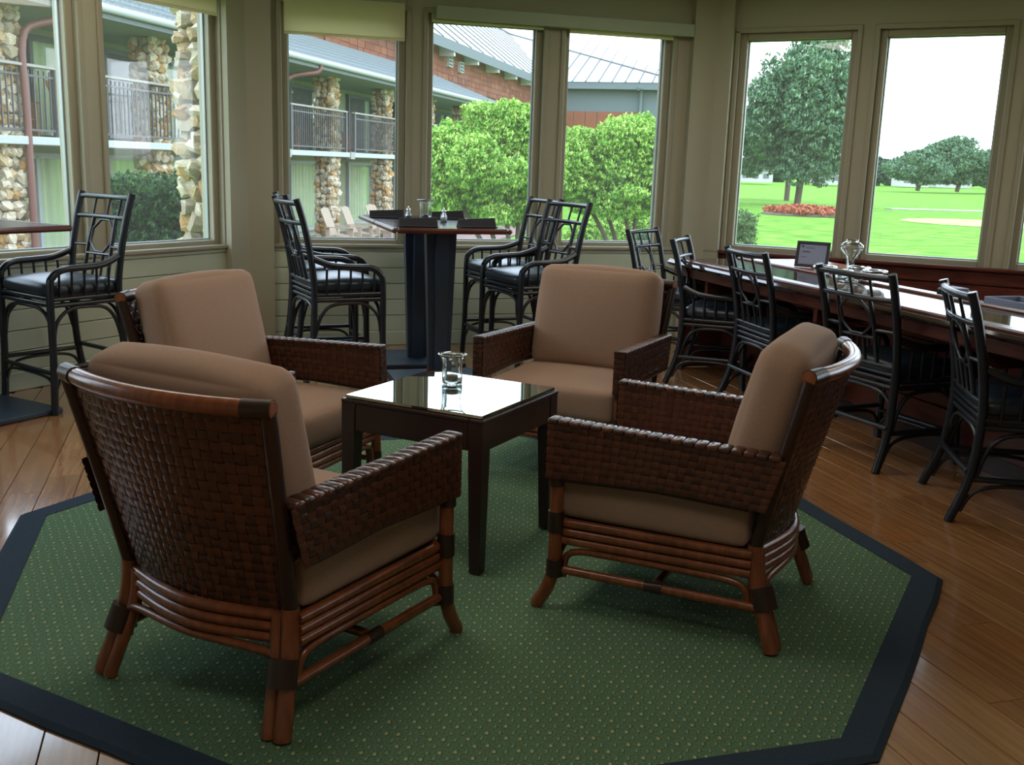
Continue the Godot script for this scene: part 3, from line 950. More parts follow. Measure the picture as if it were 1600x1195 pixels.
# ------------------------------------------------------------------ bar
func build_bar() -> void:
	var H := 0.85
	var f := head(163.0)                       # along the front edge, towards the viewer
	var P0 := Vector3(1.187, 0, -7.76)
	var o := thing("bar_counter", "long dark red wooden bar counter with a glossy top and rounded front rail", "bar", P0, 73.0)
	# local: x runs along +f, z runs away from the stools... heading 73 puts -z along the depth of the counter
	var L := 5.6
	var x0 := -0.1
	var xc := x0 + L / 2
	# local -z = depth (s), local x = along
	pbox(o, "counter_top", Vector3(xc, H - 0.024, -0.365), Vector3(L, 0.04, 0.45), M.bar_top, 0.003)
	pbox(o, "front_rail", Vector3(xc, H - 0.03, -0.022), Vector3(L, 0.036, 0.062), M.bar_top, 0.014)
	pbox(o, "inner_edge", Vector3(xc, H - 0.014, -0.1), Vector3(L, 0.036, 0.094), M.mahogany, 0.008)
	pbox(o, "back_edge", Vector3(xc, H - 0.008, -0.6), Vector3(L, 0.036, 0.03), M.mahogany, 0.008)
	pbox(o, "apron", Vector3(xc, H - 0.085, -0.075), Vector3(L, 0.075, 0.03), M.mahogany, 0.004)
	var y := 0.1
	while y < H - 0.05:
		var y1 := minf(y + 0.17, H - 0.045)
		pbox(o, "front_board", Vector3(xc, (y + y1) / 2, -0.5), Vector3(L, y1 - y - 0.006, 0.025), M.mahogany, 0.004)
		y = y1
	pbox(o, "kick_board", Vector3(xc, 0.05, -0.53), Vector3(L, 0.1, 0.03), M.binding, 0)
	pbox(o, "carcass", Vector3(xc, (H - 0.05) / 2, -0.57), Vector3(L - 0.02, H - 0.06, 0.08), M.binding, 0)
	pbox(o, "end_panel", Vector3(x0 + 0.02, (H - 0.05) / 2, -0.35), Vector3(0.03, H - 0.06, 0.46), M.mahogany, 0.004)
	for k in 4:
		pbox(o, "bracket", Vector3(x0 + 0.5 + k * 1.4, H - 0.13, -0.28), Vector3(0.04, 0.16, 0.4), M.mahogany, 0.004)
	# return leg to the window wall
	pbox(o, "return_top", Vector3(0.32, H - 0.024, -0.95), Vector3(0.84, 0.04, 0.66), M.orange_wood, 0.006)
	pbox(o, "return_panel", Vector3(-0.04, (H - 0.05) / 2, -0.93), Vector3(0.03, H - 0.06, 0.66), M.mahogany, 0.004)
	pbox(o, "corner_top", Vector3(-0.06, H - 0.0295, -0.33), Vector3(0.16, 0.044, 0.6), M.orange_wood, 0.006)
	# lower shelf behind the counter
	pbox(o, "back_shelf", Vector3(xc + 0.5, 0.785, -0.84), Vector3(L - 1.2, 0.03, 0.44), M.mahogany, 0.004)
	pbox(o, "shelf_support", Vector3(xc + 0.5, 0.39, -1.04), Vector3(L - 1.2, 0.77, 0.03), M.mahogany, 0.004)
	var at := func(t: float, s: float, yy: float) -> Vector3:
		return P0 + f * t + head(73.0) * s + Vector3(0, yy, 0)
	# small things on it
	var p := thing("sign_holder", "small black-framed notice standing on the bar below the windows", "sign", at.call(0.6, 0.8, H - 0.002), 200.0 - 180.0 + 12.0)
	var tilt := Basis(Vector3.RIGHT, -0.2)
	for q in [[Vector3(0, 0.012, 0), Vector3(0.24, 0.022, 0.014)], [Vector3(0, 0.178, 0), Vector3(0.24, 0.022, 0.014)]]:
		part(p, "frame_bar", box_mesh(q[1], 0.003), M.black_plastic, tilt * q[0], tilt)
	for s in [-1, 1]:
		part(p, "frame_bar", box_mesh(Vector3(0.022, 0.146, 0.014), 0.003), M.black_plastic, tilt * Vector3(s * 0.109, 0.095, 0), tilt)
	part(p, "paper", box_mesh(Vector3(0.2, 0.15, 0.004), 0), M.grey_box, tilt * Vector3(0, 0.095, 0), tilt)
	for q in [[-0.075, 0.15, 0.016, 0.012], [-0.02, 0.142, 0.07, 0.003], [-0.05, 0.118, 0.05, 0.003], [-0.045, 0.11, 0.06, 0.003], [-0.06, 0.075, 0.04, 0.003]]:
		part(p, "print_mark", box_mesh(Vector3(q[2], q[3], 0.001), 0), M.black_plastic, tilt * Vector3(q[0], q[1], 0.0026), tilt)
	part(p, "easel", box_mesh(Vector3(0.03, 0.14, 0.004), 0), M.black_plastic, Vector3(0, 0.068, -0.05), Basis(Vector3.RIGHT, 0.3))
	# centrepiece: tall glass vase ringed by four chrome-rimmed glass bowls
	var c := thing("glass_centrepiece", "clear glass vase ringed by four chrome bowls standing on the bar", "centrepiece", at.call(1.47, 0.52, H - 0.003), 20.0)
	part(c, "base", lathe([Vector2(0, 0), Vector2(0.06, 0), Vector2(0.06, 0.006), Vector2(0.012, 0.012), Vector2(0.01, 0.03), Vector2(0, 0.03)], 24), M.chrome)
	var vase := [[0.0, 0.03], [0.024, 0.03], [0.026, 0.05], [0.024, 0.12], [0.03, 0.15], [0.055, 0.185], [0.072, 0.21], [0.07, 0.232], [0.05, 0.248], [0.036, 0.256], [0.038, 0.268]]
	var prof := []
	for q in vase: prof.append(Vector2(q[0], q[1]))
	for k in range(vase.size() - 1, 0, -1): prof.append(Vector2(maxf(vase[k][0] - 0.004, 0.0), vase[k][1] + 0.001))
	prof.append(Vector2(0, 0.036))
	part(c, "vase", lathe(prof, 28), M.clear_glass)
	for k in 4:
		var a := k * PI / 2 + 0.3
		var q := Vector3(cos(a) * 0.16, 0.03, sin(a) * 0.16)
		part(c, "arm", tube(bend([Vector3(cos(a) * 0.01, 0.02, sin(a) * 0.01), Vector3(cos(a) * 0.06, 0.012, sin(a) * 0.06), Vector3(cos(a) * 0.105, 0.035, sin(a) * 0.105)], 8), 0.005, 6), M.chrome)
		var bowl := part(c, "bowl", lathe([Vector2(0, 0), Vector2(0.04, 0.002), Vector2(0.064, 0.018), Vector2(0.072, 0.04), Vector2(0.068, 0.052), Vector2(0.064, 0.042), Vector2(0.058, 0.022), Vector2(0.036, 0.008), Vector2(0, 0.006)], 24), M.clear_glass, q)
		var ring := []
		for j in 25: ring.append(Vector3(cos(TAU * j / 24) * 0.07, 0.05, sin(TAU * j / 24) * 0.07))
		part(bowl, "rim", tube(ring, 0.009, 8, false), M.chrome)
	var bx := thing("card_reader", "small black box with a pale lid on the shelf behind the bar", "box", at.call(2.1, 0.8, 0.806), 70.0)
	pbox(bx, "body", Vector3(0, 0.035, 0), Vector3(0.16, 0.07, 0.12), M.black_plastic, 0.008)
	pbox(bx, "lid", Vector3(0, 0.076, 0), Vector3(0.13, 0.012, 0.1), M.grey_box, 0.004)
	var gb := thing("paper_tray", "low blue-grey tray on the shelf behind the bar", "tray", at.call(2.65, 0.8, 0.806), 73.0)
	pbox(gb, "tray_base", Vector3(0, 0.008, 0), Vector3(0.34, 0.016, 0.24), M.grey_box, 0.004)
	for s in [-1, 1]:
		pbox(gb, "tray_side", Vector3(0, 0.04, s * 0.115), Vector3(0.34, 0.08, 0.01), M.grey_box, 0.003)
		pbox(gb, "tray_side", Vector3(s * 0.165, 0.04, 0), Vector3(0.01, 0.08, 0.22), M.grey_box, 0.003)

# ------------------------------------------------------------------ seats
func build_seats() -> void:
	var c := make_armchair()
	c.position = Vector3(-0.866, 0.0295, -2.58)
	c.rotation.y = -deg_to_rad(29.5)
	c.set_meta("label", "woven brown leather armchair showing its woven back, facing the tall tables across the glass table")
	copy(c, "armchair", Vector3(0.987, 0.0295, -3.315), -65.5, "woven brown leather armchair standing in front of the bar stools")
	copy(c, "armchair", Vector3(-1.44, 0.0295, -4.51), 112.0, "woven brown leather armchair with its back to the table by the downpipe window")
	copy(c, "armchair", Vector3(0.474, 0.0295, -5.443), 204.0, "woven brown leather armchair with its back to the tall stools")
	var s := make_stool("bar_stool", 0.67, 0.27, 0.59)
	s.set_meta("group", "tall black cane stools at the square tables")
	s.position = Vector3(-1.18, 0, -6.68)
	s.rotation.y = -deg_to_rad(63.0)
	s.set_meta("label", "tall black cane stool at the napkin-set table, on the hedge window side")
	copy(s, "bar_stool", Vector3(-1.36, 0, -7.36), 70.0, "tall black cane stool at the napkin-set table, beside the corner post")
	copy(s, "bar_stool", Vector3(0.1, 0, -7.42), 240.0, "tall black cane stool at the napkin-set table, behind an armchair cushion")
	copy(s, "bar_stool", Vector3(-0.07, 0, -8.02), 246.0, "tall black cane stool at the napkin-set table, under the leafy tree window")
	copy(s, "bar_stool", Vector3(-2.72, 0, -6.12), 217.0, "tall black cane stool drawn up to the bare table by the hedge window")
	var b := make_stool("counter_stool", 0.47, 0.2, 0.56)
	b.set_meta("group", "black cane stools along the bar")
	b.position = Vector3(2.33, 0, -4.62)
	b.rotation.y = -deg_to_rad(100.0)
	b.set_meta("label", "black cane stool at the bar, the one farthest from the corner post")
	copy(b, "counter_stool", Vector3(2.06, 0, -5.5), 66.0, "black cane stool at the bar, second from the open end, turned slightly")
	copy(b, "counter_stool", Vector3(1.76, 0, -6.6), 77.0, "black cane stool in the middle of the row at the bar")
	copy(b, "counter_stool", Vector3(1.49, 0, -7.42), 110.0, "black cane stool at the bar next to its inner corner")
	copy(b, "counter_stool", Vector3(1.3, 0, -8.32), 122.0, "black cane stool at the end of the bar beside the back wall")

# ------------------------------------------------------------------ outdoors
func blob_mesh(seed_: int) -> ArrayMesh:
	# a rough field stone, about one unit across
	var r := RandomNumberGenerator.new()
	r.seed = seed_
	var st := new_st()
	var rows := 4
	var segs := 6
	var g := []
	for i in rows + 1:
		var row := []
		var a := PI * i / rows - PI / 2
		for k in segs:
			var t := TAU * k / segs + (0.3 if i % 2 else 0.0)
			var q := 0.5 * r.randf_range(0.74, 1.2) if i > 0 and i < rows else 0.46
			var p := Vector3(cos(a) * cos(t), sin(a), cos(a) * sin(t))
			# square it off a little
			var mx := maxf(absf(p.x), maxf(absf(p.y), absf(p.z)))
			row.append(p * q * lerpf(1.0, 1.0 / mx, 0.3))
		g.append(row)
	for i in rows:
		for k in segs:
			var k2 := (k + 1) % segs
			if i == 0: poly(st, [g[0][0], g[1][k], g[1][k2]], Vector3.ZERO)
			elif i == rows - 1: poly(st, [g[i][k], g[rows][0], g[i][k2]], Vector3.ZERO)
			else: poly(st, [g[i][k], g[i][k2], g[i + 1][k2], g[i + 1][k]], Vector3.ZERO)
	return fin(st)

func stone_column(parent: Node3D, at: Vector3, w: float, y0: float, y1: float, size: float, single: bool, sd: int) -> void:
	# stones laid round a core; singly where they can be told apart, else joined
	var col := part(parent, "stone_column", box_mesh(Vector3(w - 0.1, y1 - y0, w - 0.1), 0), M.mortar, at + Vector3(0, (y0 + y1) / 2, 0))
	var r := RandomNumberGenerator.new()
	r.seed = sd
	var joined := [new_st(), new_st(), new_st(), new_st()]
	var y := y0
	while y < y1 - 0.03:
		var hgt := size * r.randf_range(0.75, 1.25)
		for side in 3:
			var x := -w / 2
			while x < w / 2 - 0.03:
				var ln := minf(size * r.randf_range(0.8, 1.5), w / 2 - x + 0.05)
				var c := Vector3(x + ln / 2, y + hgt / 2 + r.randf_range(-0.3, 0.3) * size, w / 2 - 0.06 + r.randf_range(-0.02, 0.03))
				var sc := Vector3(ln * 1.15, hgt * 1.2, 0.2 * r.randf_range(0.8, 1.3))
				# sides: towards +z, -x, +x
				var rot := Basis(Vector3.UP, [0.0, -PI / 2, PI / 2][side])
				var b := rot * Basis(Vector3.BACK, r.randf_range(-0.6, 0.6)) * Basis.from_scale(sc)
				var m: ArrayMesh = TX["blob%d" % (r.randi() % 5)]
				var p := rot * c
				if single:
					if side < 2:
						part(col, "stone", m, M["stone%d" % [0, 0, 1, 2, 3][r.randi() % 5]], Vector3(0, -(y0 + y1) / 2, 0) + p, b)
				else:
					joined[[0, 0, 1, 2, 3][r.randi() % 5]].append_from(m, 0, Transform3D(b, Vector3(0, -(y0 + y1) / 2, 0) + p))
				x += ln
		y += hgt
	if not single:
		for k in 4:
			var o := part(col, "stone_facing", joined[k].commit(), M["stone%d" % k])
			o.set_meta("kind", "stuff")

func curtain_mesh(w: float, h: float, folds: int) -> ArrayMesh:
	var key := "curtain%s_%s" % [w, h]
	if not TX.has(key):
		var st := new_st(true)
		var n := folds * 6
		for i in n:
			var q := []
			for k in 2:
				var t := float(i + k) / n
				q.append(Vector3((t - 0.5) * w, 0, 0.05 * sin(t * folds * TAU)))
			poly(st, [q[0] - Vector3(0, h / 2, 0), q[1] - Vector3(0, h / 2, 0), q[1] + Vector3(0, h / 2, 0), q[0] + Vector3(0, h / 2, 0)], Vector3(0, 0, -9))
		TX[key] = fin(st)
	return TX[key]

func glazed_bay(b: Node3D, c: Vector3, w: float, h: float, frame: Material, lit: bool) -> void:
	# a two-leaf glazed opening with curtains drawn behind
	var o := part(b, "window", box_mesh(Vector3(w + 0.16, 0.1, 0.12), 0), frame, c + Vector3(0, h / 2, 0))
	pbox(o, "window_frame", Vector3(0, -h, 0), Vector3(w + 0.16, 0.1, 0.12), frame, 0)
	for x in [-w / 2, w * 0.12, w / 2]:
		pbox(o, "window_frame", Vector3(x, -h / 2, 0), Vector3(0.09, h, 0.12), frame, 0)
	pbox(o, "pane", Vector3(0, -h / 2, 0.0), Vector3(w, h, 0.01), M.far_glass, 0)
	if lit:
		part(o, "curtain", curtain_mesh(w, h, 14), M.curtain, Vector3(0, -h / 2, -0.16))
	else:
		part(o, "curtain", curtain_mesh(w * 0.4, h, 6), M.curtain, Vector3(w * 0.28, -h / 2, -0.16))

func deck_chair(called: String, label: String, m: Material) -> Node3D:
	var t := thing(called, label, "chair", Vector3.ZERO, 0.0, "slatted wooden chairs along the lodge")
	var tilt := Basis(Vector3.RIGHT, -0.38)
	for i in 5:
		part(t, "back_slat", box_mesh(Vector3(0.1, 0.78 - 0.03 * absf(i - 2), 0.02), 0), m, Vector3((i - 2) * 0.112, 0.66, 0.42), Basis(Vector3.RIGHT, 0.38))
	for i in 5:
		part(t, "seat_slat", box_mesh(Vector3(0.56, 0.02, 0.09), 0), m, Vector3(0, 0.36 - i * 0.02, -0.25 + (4 - i) * 0.105))
	for s in [-1, 1]:
		part(t, "arm", box_mesh(Vector3(0.12, 0.022, 0.75), 0), m, Vector3(s * 0.34, 0.56, 0.02))
		part(t, "leg", box_mesh(Vector3(0.04, 0.56, 0.09), 0), m, Vector3(s * 0.31, 0.28, -0.28))
		part(t, "leg", box_mesh(Vector3(0.04, 0.56, 0.09), 0), m, Vector3(s * 0.31, 0.28, 0.34))
		part(t, "side_rail", box_mesh(Vector3(0.03, 0.1, 0.74), 0), m, Vector3(s * 0.28, 0.29, 0.03))
	return t

func build_lodge() -> void:
	var h := 13.4
	var org := Vector3(-11.75, GROUND, 0)
	var b := thing("lodge_building", "long two-storey lodge with stone columns, green siding and railed balconies", "building", org, h - 90.0)
	var Y := func(y: float) -> float: return y - GROUND
	var xa := 10.0
	var xb := 46.0
	var L := xb - xa
	var xm := (xa + xb) / 2
	# walls with real openings into rooms
	for q in [[GROUND, -0.5], [1.4, 1.725], [3.475, 3.75]]:
		pbox(b, "wall", Vector3(xm, (Y.call(q[0]) + Y.call(q[1])) / 2, -1.75), Vector3(L, q[1] - q[0], 0.3), M.siding, 0)
	for k in 10:
		pbox(b, "wall", Vector3(16.75 + 4.14 * (k - 1), (Y.call(-0.5) + Y.call(3.475)) / 2, -1.75), Vector3(0.94, 3.975, 0.3), M.siding, 0)
		pbox(b, "partition", Vector3(16.75 + 4.14 * (k - 1), Y.call(3.7) / 2, -3.6), Vector3(0.2, Y.call(3.7), 3.4), M.room_plaster, 0)
	pbox(b, "room_back", Vector3(xm, Y.call(3.7) / 2, -5.4), Vector3(L, Y.call(3.7), 0.2), M.room_plaster, 0)
	pbox(b, "room_floor", Vector3(xm, Y.call(1.6), -3.6), Vector3(L, 0.15, 3.4), M.room_plaster, 0)
	pbox(b, "room_ceiling", Vector3(xm, Y.call(3.66), -3.6), Vector3(L, 0.1, 3.4), M.room_plaster, 0)
	pbox(b, "soffit", Vector3(xm, Y.call(3.68), -0.5), Vector3(L, 0.06, 2.2), M.soffit, 0)
	# balcony slab in lengths, railing with single pickets
	for k in 9:
		var x := xa + 4.0 * k + 2.0
		pbox(b, "balcony_slab", Vector3(x, Y.call(1.645), -0.72), Vector3(3.97, 0.13, 1.75), M.slab, 0.01)
		pbox(b, "slab_joint", Vector3(x + 2.0, Y.call(1.63), 0.1), Vector3(0.3, 0.19, 0.16), M.rail_cap, 0)
	var pk := box_mesh(Vector3(0.022, 0.92, 0.022), 0)
	var x1 := 13.2
	while x1 < 43.0:
		part(b, "picket", pk, M.rail_metal, Vector3(x1, Y.call(1.71) + 0.56, 0.08))
		x1 += 0.125
	for k in 9:
		var x := xa + 4.0 * k
		for q in [[0.3, 0.075], [3.7, 0.075]]:
			pbox(b, "rail_post", Vector3(x + q[0], Y.call(1.71) + 0.54, 0.08), Vector3(0.09, 1.1, 0.09), M.rail_metal, 0)
		pbox(b, "handrail", Vector3(x + 2.0, Y.call(1.71) + 1.08, 0.08), Vector3(3.5, 0.05, 0.12), M.rail_cap, 0.01)
		pbox(b, "rail_bar", Vector3(x + 2.0, Y.call(1.71) + 0.1, 0.08), Vector3(3.5, 0.035, 0.035), M.rail_metal, 0)
		pbox(b, "rail_bar", Vector3(x + 2.0, Y.call(1.71) + 0.93, 0.08), Vector3(3.5, 0.035, 0.035), M.rail_metal, 0)
	# glazing, two floors
	for k in 9:
		var x := 16.75 + 4.14 * (k - 1) + 2.07
		glazed_bay(b, Vector3(x, Y.call(0.45), -1.56), 3.2, 1.9, M.white_frame, true)
		glazed_bay(b, Vector3(x, Y.call(2.6), -1.56), 3.2, 1.75, M.door_frame, false)
	# stone columns on the bay lines
	for k in 9:
		var x := 16.75 + 4.14 * (k - 1)
		stone_column(b, Vector3(x, 0, -0.25), 0.52, 0.0, Y.call(3.65), 0.16, k in [1, 2], 40 + k)
	# gutter, fascia, roof in courses
	pbox(b, "fascia", Vector3(xm, Y.call(3.75), 0.62), Vector3(L, 0.2, 0.05), M.fascia, 0)
	part(b, "gutter", tube([Vector3(xa, Y.call(3.81), 0.7), Vector3(xb, Y.call(3.81), 0.7)], 0.075, 8), M.slab)
	var z0 := 0.72
	var ye := 3.85
	var zr := -3.4
	var yr := 5.4
	var n := 22
	var ang := atan2(yr - ye, z0 - zr)
	for i in n:
		var t := (i + 0.5) / n
		part(b, "roof_course", box_mesh(Vector3(L, 0.05, 0.24), 0), M["roof%d" % (i % 3)], Vector3(xm, Y.call(lerpf(ye, yr, t)), lerpf(z0, zr, t)), Basis(Vector3.RIGHT, ang - 0.12))
	pbox(b, "roof_deck", Vector3(xm, Y.call(3.77), -2.0), Vector3(L, 0.05, 5.2), M.roof0, 0)
	# downpipes with a swan neck under the eave
	for x in [16.95, 25.9]:
		part(b, "downpipe", tube(bend([Vector3(x + 0.9, Y.call(3.75), 0.66), Vector3(x + 0.8, Y.call(3.57), 0.62), Vector3(x + 0.25, Y.call(3.43), 0.25), Vector3(x, Y.call(3.15), 0.12), Vector3(x, Y.call(2.0), 0.12), Vector3(x, 0.05, 0.12)], 20), 0.06, 8), M.downpipe)
	pbox(b, "patio_step", Vector3(xm, 0.02, 1.0), Vector3(L, 0.04, 5.0), M.patio, 0)

func build_cedar_hall() -> void:
	var org := Vector3(-11.75, GROUND, 0)
	var b := thing("cedar_hall", "tall hall clad in red-brown cedar shingles under a pale seamed metal roof", "building", org, 13.4 - 90.0)
	var Y := func(y: float) -> float: return y - GROUND
	pbox(b, "wall", Vector3(50.0, Y.call(6.75) / 2 + 1.5, -3.7), Vector3(40.4, Y.call(6.75) - 3.0, 0.4), M.cedar1, 0)
	pbox(b, "wall", Vector3(70.4, Y.call(6.75) / 2, 0.9), Vector3(0.4, Y.call(6.75), 8.8), M.fascia, 0)
	pbox(b, "end_wall", Vector3(78.0, Y.call(6.75) / 2, 5.0), Vector3(15.0, Y.call(6.75), 0.4), M.fascia, 0)
	# single shingles where they can be told apart
	var r := RandomNumberGenerator.new()
	r.seed = 8
	var rest := new_st()
	var row := 0
	var y := 5.2
	var cnt := 0
	while y < 6.75:
		var x := 36.0 + (0.35 if row % 2 else 0.0)
		while x < 69.8:
			var w := r.randf_range(0.55, 0.95)
			var px := 1181.0 - 1600.0 * 15.2 / (0.973 * x + 0.8)
			var s := Vector3(w - 0.03, 0.3, 0.05)
			var c := Vector3(x + w / 2, Y.call(y), -3.47)
			if (px > 672 and px < 836 or px > 536 and px < 626) and cnt < 295:
				part(b, "shingle", box_mesh(Vector3(snappedf(s.x, 0.1), 0.3, 0.05), 0), M["cedar%d" % (r.randi() % 5)], c, Basis(Vector3.RIGHT, -0.08))
				cnt += 1
			else:
				add_box(rest, c, s)
			x += w
		y += 0.26
		row += 1
	row = 0
	y = 2.4
	while y < 5.0:
		var z := -3.4
		while z < 3.0:
			add_box(rest, Vector3(70.15, Y.call(y), z + 0.4), Vector3(0.05, 0.3, 0.72))
			z += 0.76
		y += 0.28
		row += 1
	var o := part(b, "shingle_field", fin(rest), M.cedar0)
	o.set_meta("kind", "stuff")
	# metal roof: two slopes with standing seams
	var e0 := Vector3(30.0, Y.call(6.85), -2.7)
	var e1 := Vector3(69.4, Y.call(6.85), -2.7)
	var e2 := Vector3(69.4, Y.call(6.85), 6.0)
	var ap := Vector3(82.2, Y.call(11.3), -8.6)
	var r0 := Vector3(30.0, Y.call(11.3), -8.6)
	var st := new_st()
	poly(st, [e0, e1, ap, r0], Vector3(50, -20, -6))
	poly(st, [e1, e2, ap], Vector3(80, -20, -3))
	poly(st, [e2, Vector3(95, Y.call(6.85), 6.0), ap], Vector3(80, -20, -3))
	part(b, "roof", fin(st), M.metal_roof)
	for i in 22:
		var x := 34.0 + i * 2.2
		if x < 69.4:
			part(b, "roof_seam", tube([Vector3(x, Y.call(6.88), -2.7), Vector3(x + 0.0, Y.call(11.33), -8.6)], 0.03, 4), M.metal_seam)
		else:
			var t := (x - 69.4) / (82.2 - 69.4)
			if t < 0.95: part(b, "roof_seam", tube([e1.lerp(ap, t) + Vector3(0, 0.03, 0), Vector3(x, Y.call(11.33), -8.6)], 0.03, 4), M.metal_seam)
	for i in 10:
		var z := -2.0 + i * 0.85
		var t := 1.0 - (z + 2.7) / 8.7
		part(b, "roof_seam", tube([Vector3(69.4, Y.call(6.88), z), Vector3(69.4, Y.call(6.88), z).lerp(ap, 0.96 * minf(t, 1.0)) * Vector3(1, 1, 0) + Vector3(0, 0.03, lerpf(z, z, t))], 0.05, 4), M.metal_seam)
	part(b, "ridge_cap", tube([r0, ap], 0.12, 6), M.metal_seam)
	part(b, "hip_cap", tube([e2, ap], 0.1, 6), M.metal_seam)
	pbox(b, "fascia", Vector3(49.5, Y.call(6.65), -2.75), Vector3(40, 0.45, 0.1), M.fascia, 0)
	pbox(b, "fascia", Vector3(69.5, Y.call(6.65), 1.6), Vector3(0.1, 0.45, 9.0), M.fascia, 0)
	for i in 9:
		pbox(b, "bracket", Vector3(37.0 + i * 4.0, Y.call(6.45), -3.1), Vector3(0.25, 0.4, 0.7), M.pale_house, 0)
	part(b, "downpipe", tube(bend([Vector3(69.3, Y.call(6.45), 3.1), Vector3(69.9, Y.call(6.4), 3.2), Vector3(70.0, Y.call(4.0), 3.2)], 10), 0.12, 6), M.fascia)
	for q in [[50.3, 6.15], [52.1, 6.05]]:
		var v := pbox(b, "vent", Vector3(q[0], Y.call(q[1]), -3.4), Vector3(0.6, 0.5, 0.2), M.pale_house, 0)
		for j in 3: pbox(v, "louvre", Vector3(0, -0.15 + j * 0.15, 0.12), Vector3(0.5, 0.07, 0.06), M.fascia, 0)

func clump_mesh(seed_: int, n := 8) -> ArrayMesh:
	# a handful of leaves, about one unit across
	var r := RandomNumberGenerator.new()
	r.seed = seed_
	var st := new_st()
	for i in n:
		var c := Vector3(r.randf_range(-0.4, 0.4), r.randf_range(-0.4, 0.4), r.randf_range(-0.4, 0.4))
		var b := Basis.from_euler(Vector3(r.randf_range(-0.9, 0.9), r.randf() * TAU, r.randf_range(-0.9, 0.9)))
		var l := r.randf_range(0.28, 0.42)
		var w := l * 0.45
		var p0 := c + b * Vector3(0, 0, -l)
		var p1 := c + b * Vector3(w, 0.05, 0)
		var p2 := c + b * Vector3(0, 0, l)
		var p3 := c + b * Vector3(-w, 0.05, 0)
		for t in [[p0, p1, p2], [p0, p2, p3]]:
			for q in t: st.add_vertex(q)
	return fin(st)

func foliage(parent: Node3D, blobs: Array, count: int, size: float, c0: Color, c1: Color, m: Material, sd: int, box := false) -> void:
	var r := RandomNumberGenerator.new()
	r.seed = sd
	var mm := MultiMesh.new()
	mm.transform_format = MultiMesh.TRANSFORM_3D
	mm.use_colors = true
	if not TX.has("clump"): TX["clump"] = clump_mesh(3)
	mm.mesh = TX["clump"]
	mm.instance_count = count
	var total := 0.0
	for q in blobs: total += q[1].x * q[1].y
	var i := 0
	for q in blobs:
		var k := int(count * q[1].x * q[1].y / total)
		if q == blobs[blobs.size() - 1]: k = count - i
		for j in k:
			var d := Vector3(r.randfn(), r.randfn(), r.randfn()).normalized()
			if box: d = Vector3(r.randf_range(-1, 1), r.randf_range(-1, 1), r.randf_range(-1, 1)); d /= maxf(absf(d.x), maxf(absf(d.y), absf(d.z)))
			var p: Vector3 = q[0] + d * q[1] * pow(r.randf(), 0.28) * r.randf_range(0.92, 1.08)
			var s := size * r.randf_range(0.7, 1.35)
			mm.set_instance_transform(i, Transform3D(Basis.from_euler(Vector3(r.randf() * 0.8, r.randf() * TAU, r.randf() * 0.8)).scaled(Vector3.ONE * s), p))
			mm.set_instance_color(i, c0.lerp(c1, r.randf()))
			i += 1
	var o := MultiMeshInstance3D.new()
	o.name = "foliage"
	o.multimesh = mm
	o.material_override = m
	o.set_meta("kind", "stuff")
	parent.add_child(o, true)

func crown(c: Vector3, R: Vector3, n: int, sd: int) -> Array:
	# lumps scattered over an ellipsoid
	var r := RandomNumberGenerator.new()
	r.seed = sd
	var out := [[c, R * 0.72]]
	for i in n:
		var d := Vector3(r.randfn(), r.randfn() * 0.9, r.randfn()).normalized()
		var k := r.randf_range(0.2, 0.4)
		out.append([c + d * R * (1.02 - k * 0.75), R * k * Vector3(1.0, r.randf_range(0.7, 1.2), 1.0)])
	return out

func tree(called: String, label: String, cat: String, at: Vector3, c: Vector3, R: Vector3, lumps: int, count: int, size: float, c0: Color, c1: Color, m: Material, stems: Array, tr: float, sd: int, group := "") -> void:
	var t := thing(called, label, cat, at, 0.0, group)
	foliage(t, crown(c, R, lumps, sd), count, size, c0, c1, m, sd)
	for s in stems:
		part(t, "trunk", tube(bend(s, 10), tr, 7), M.bark)

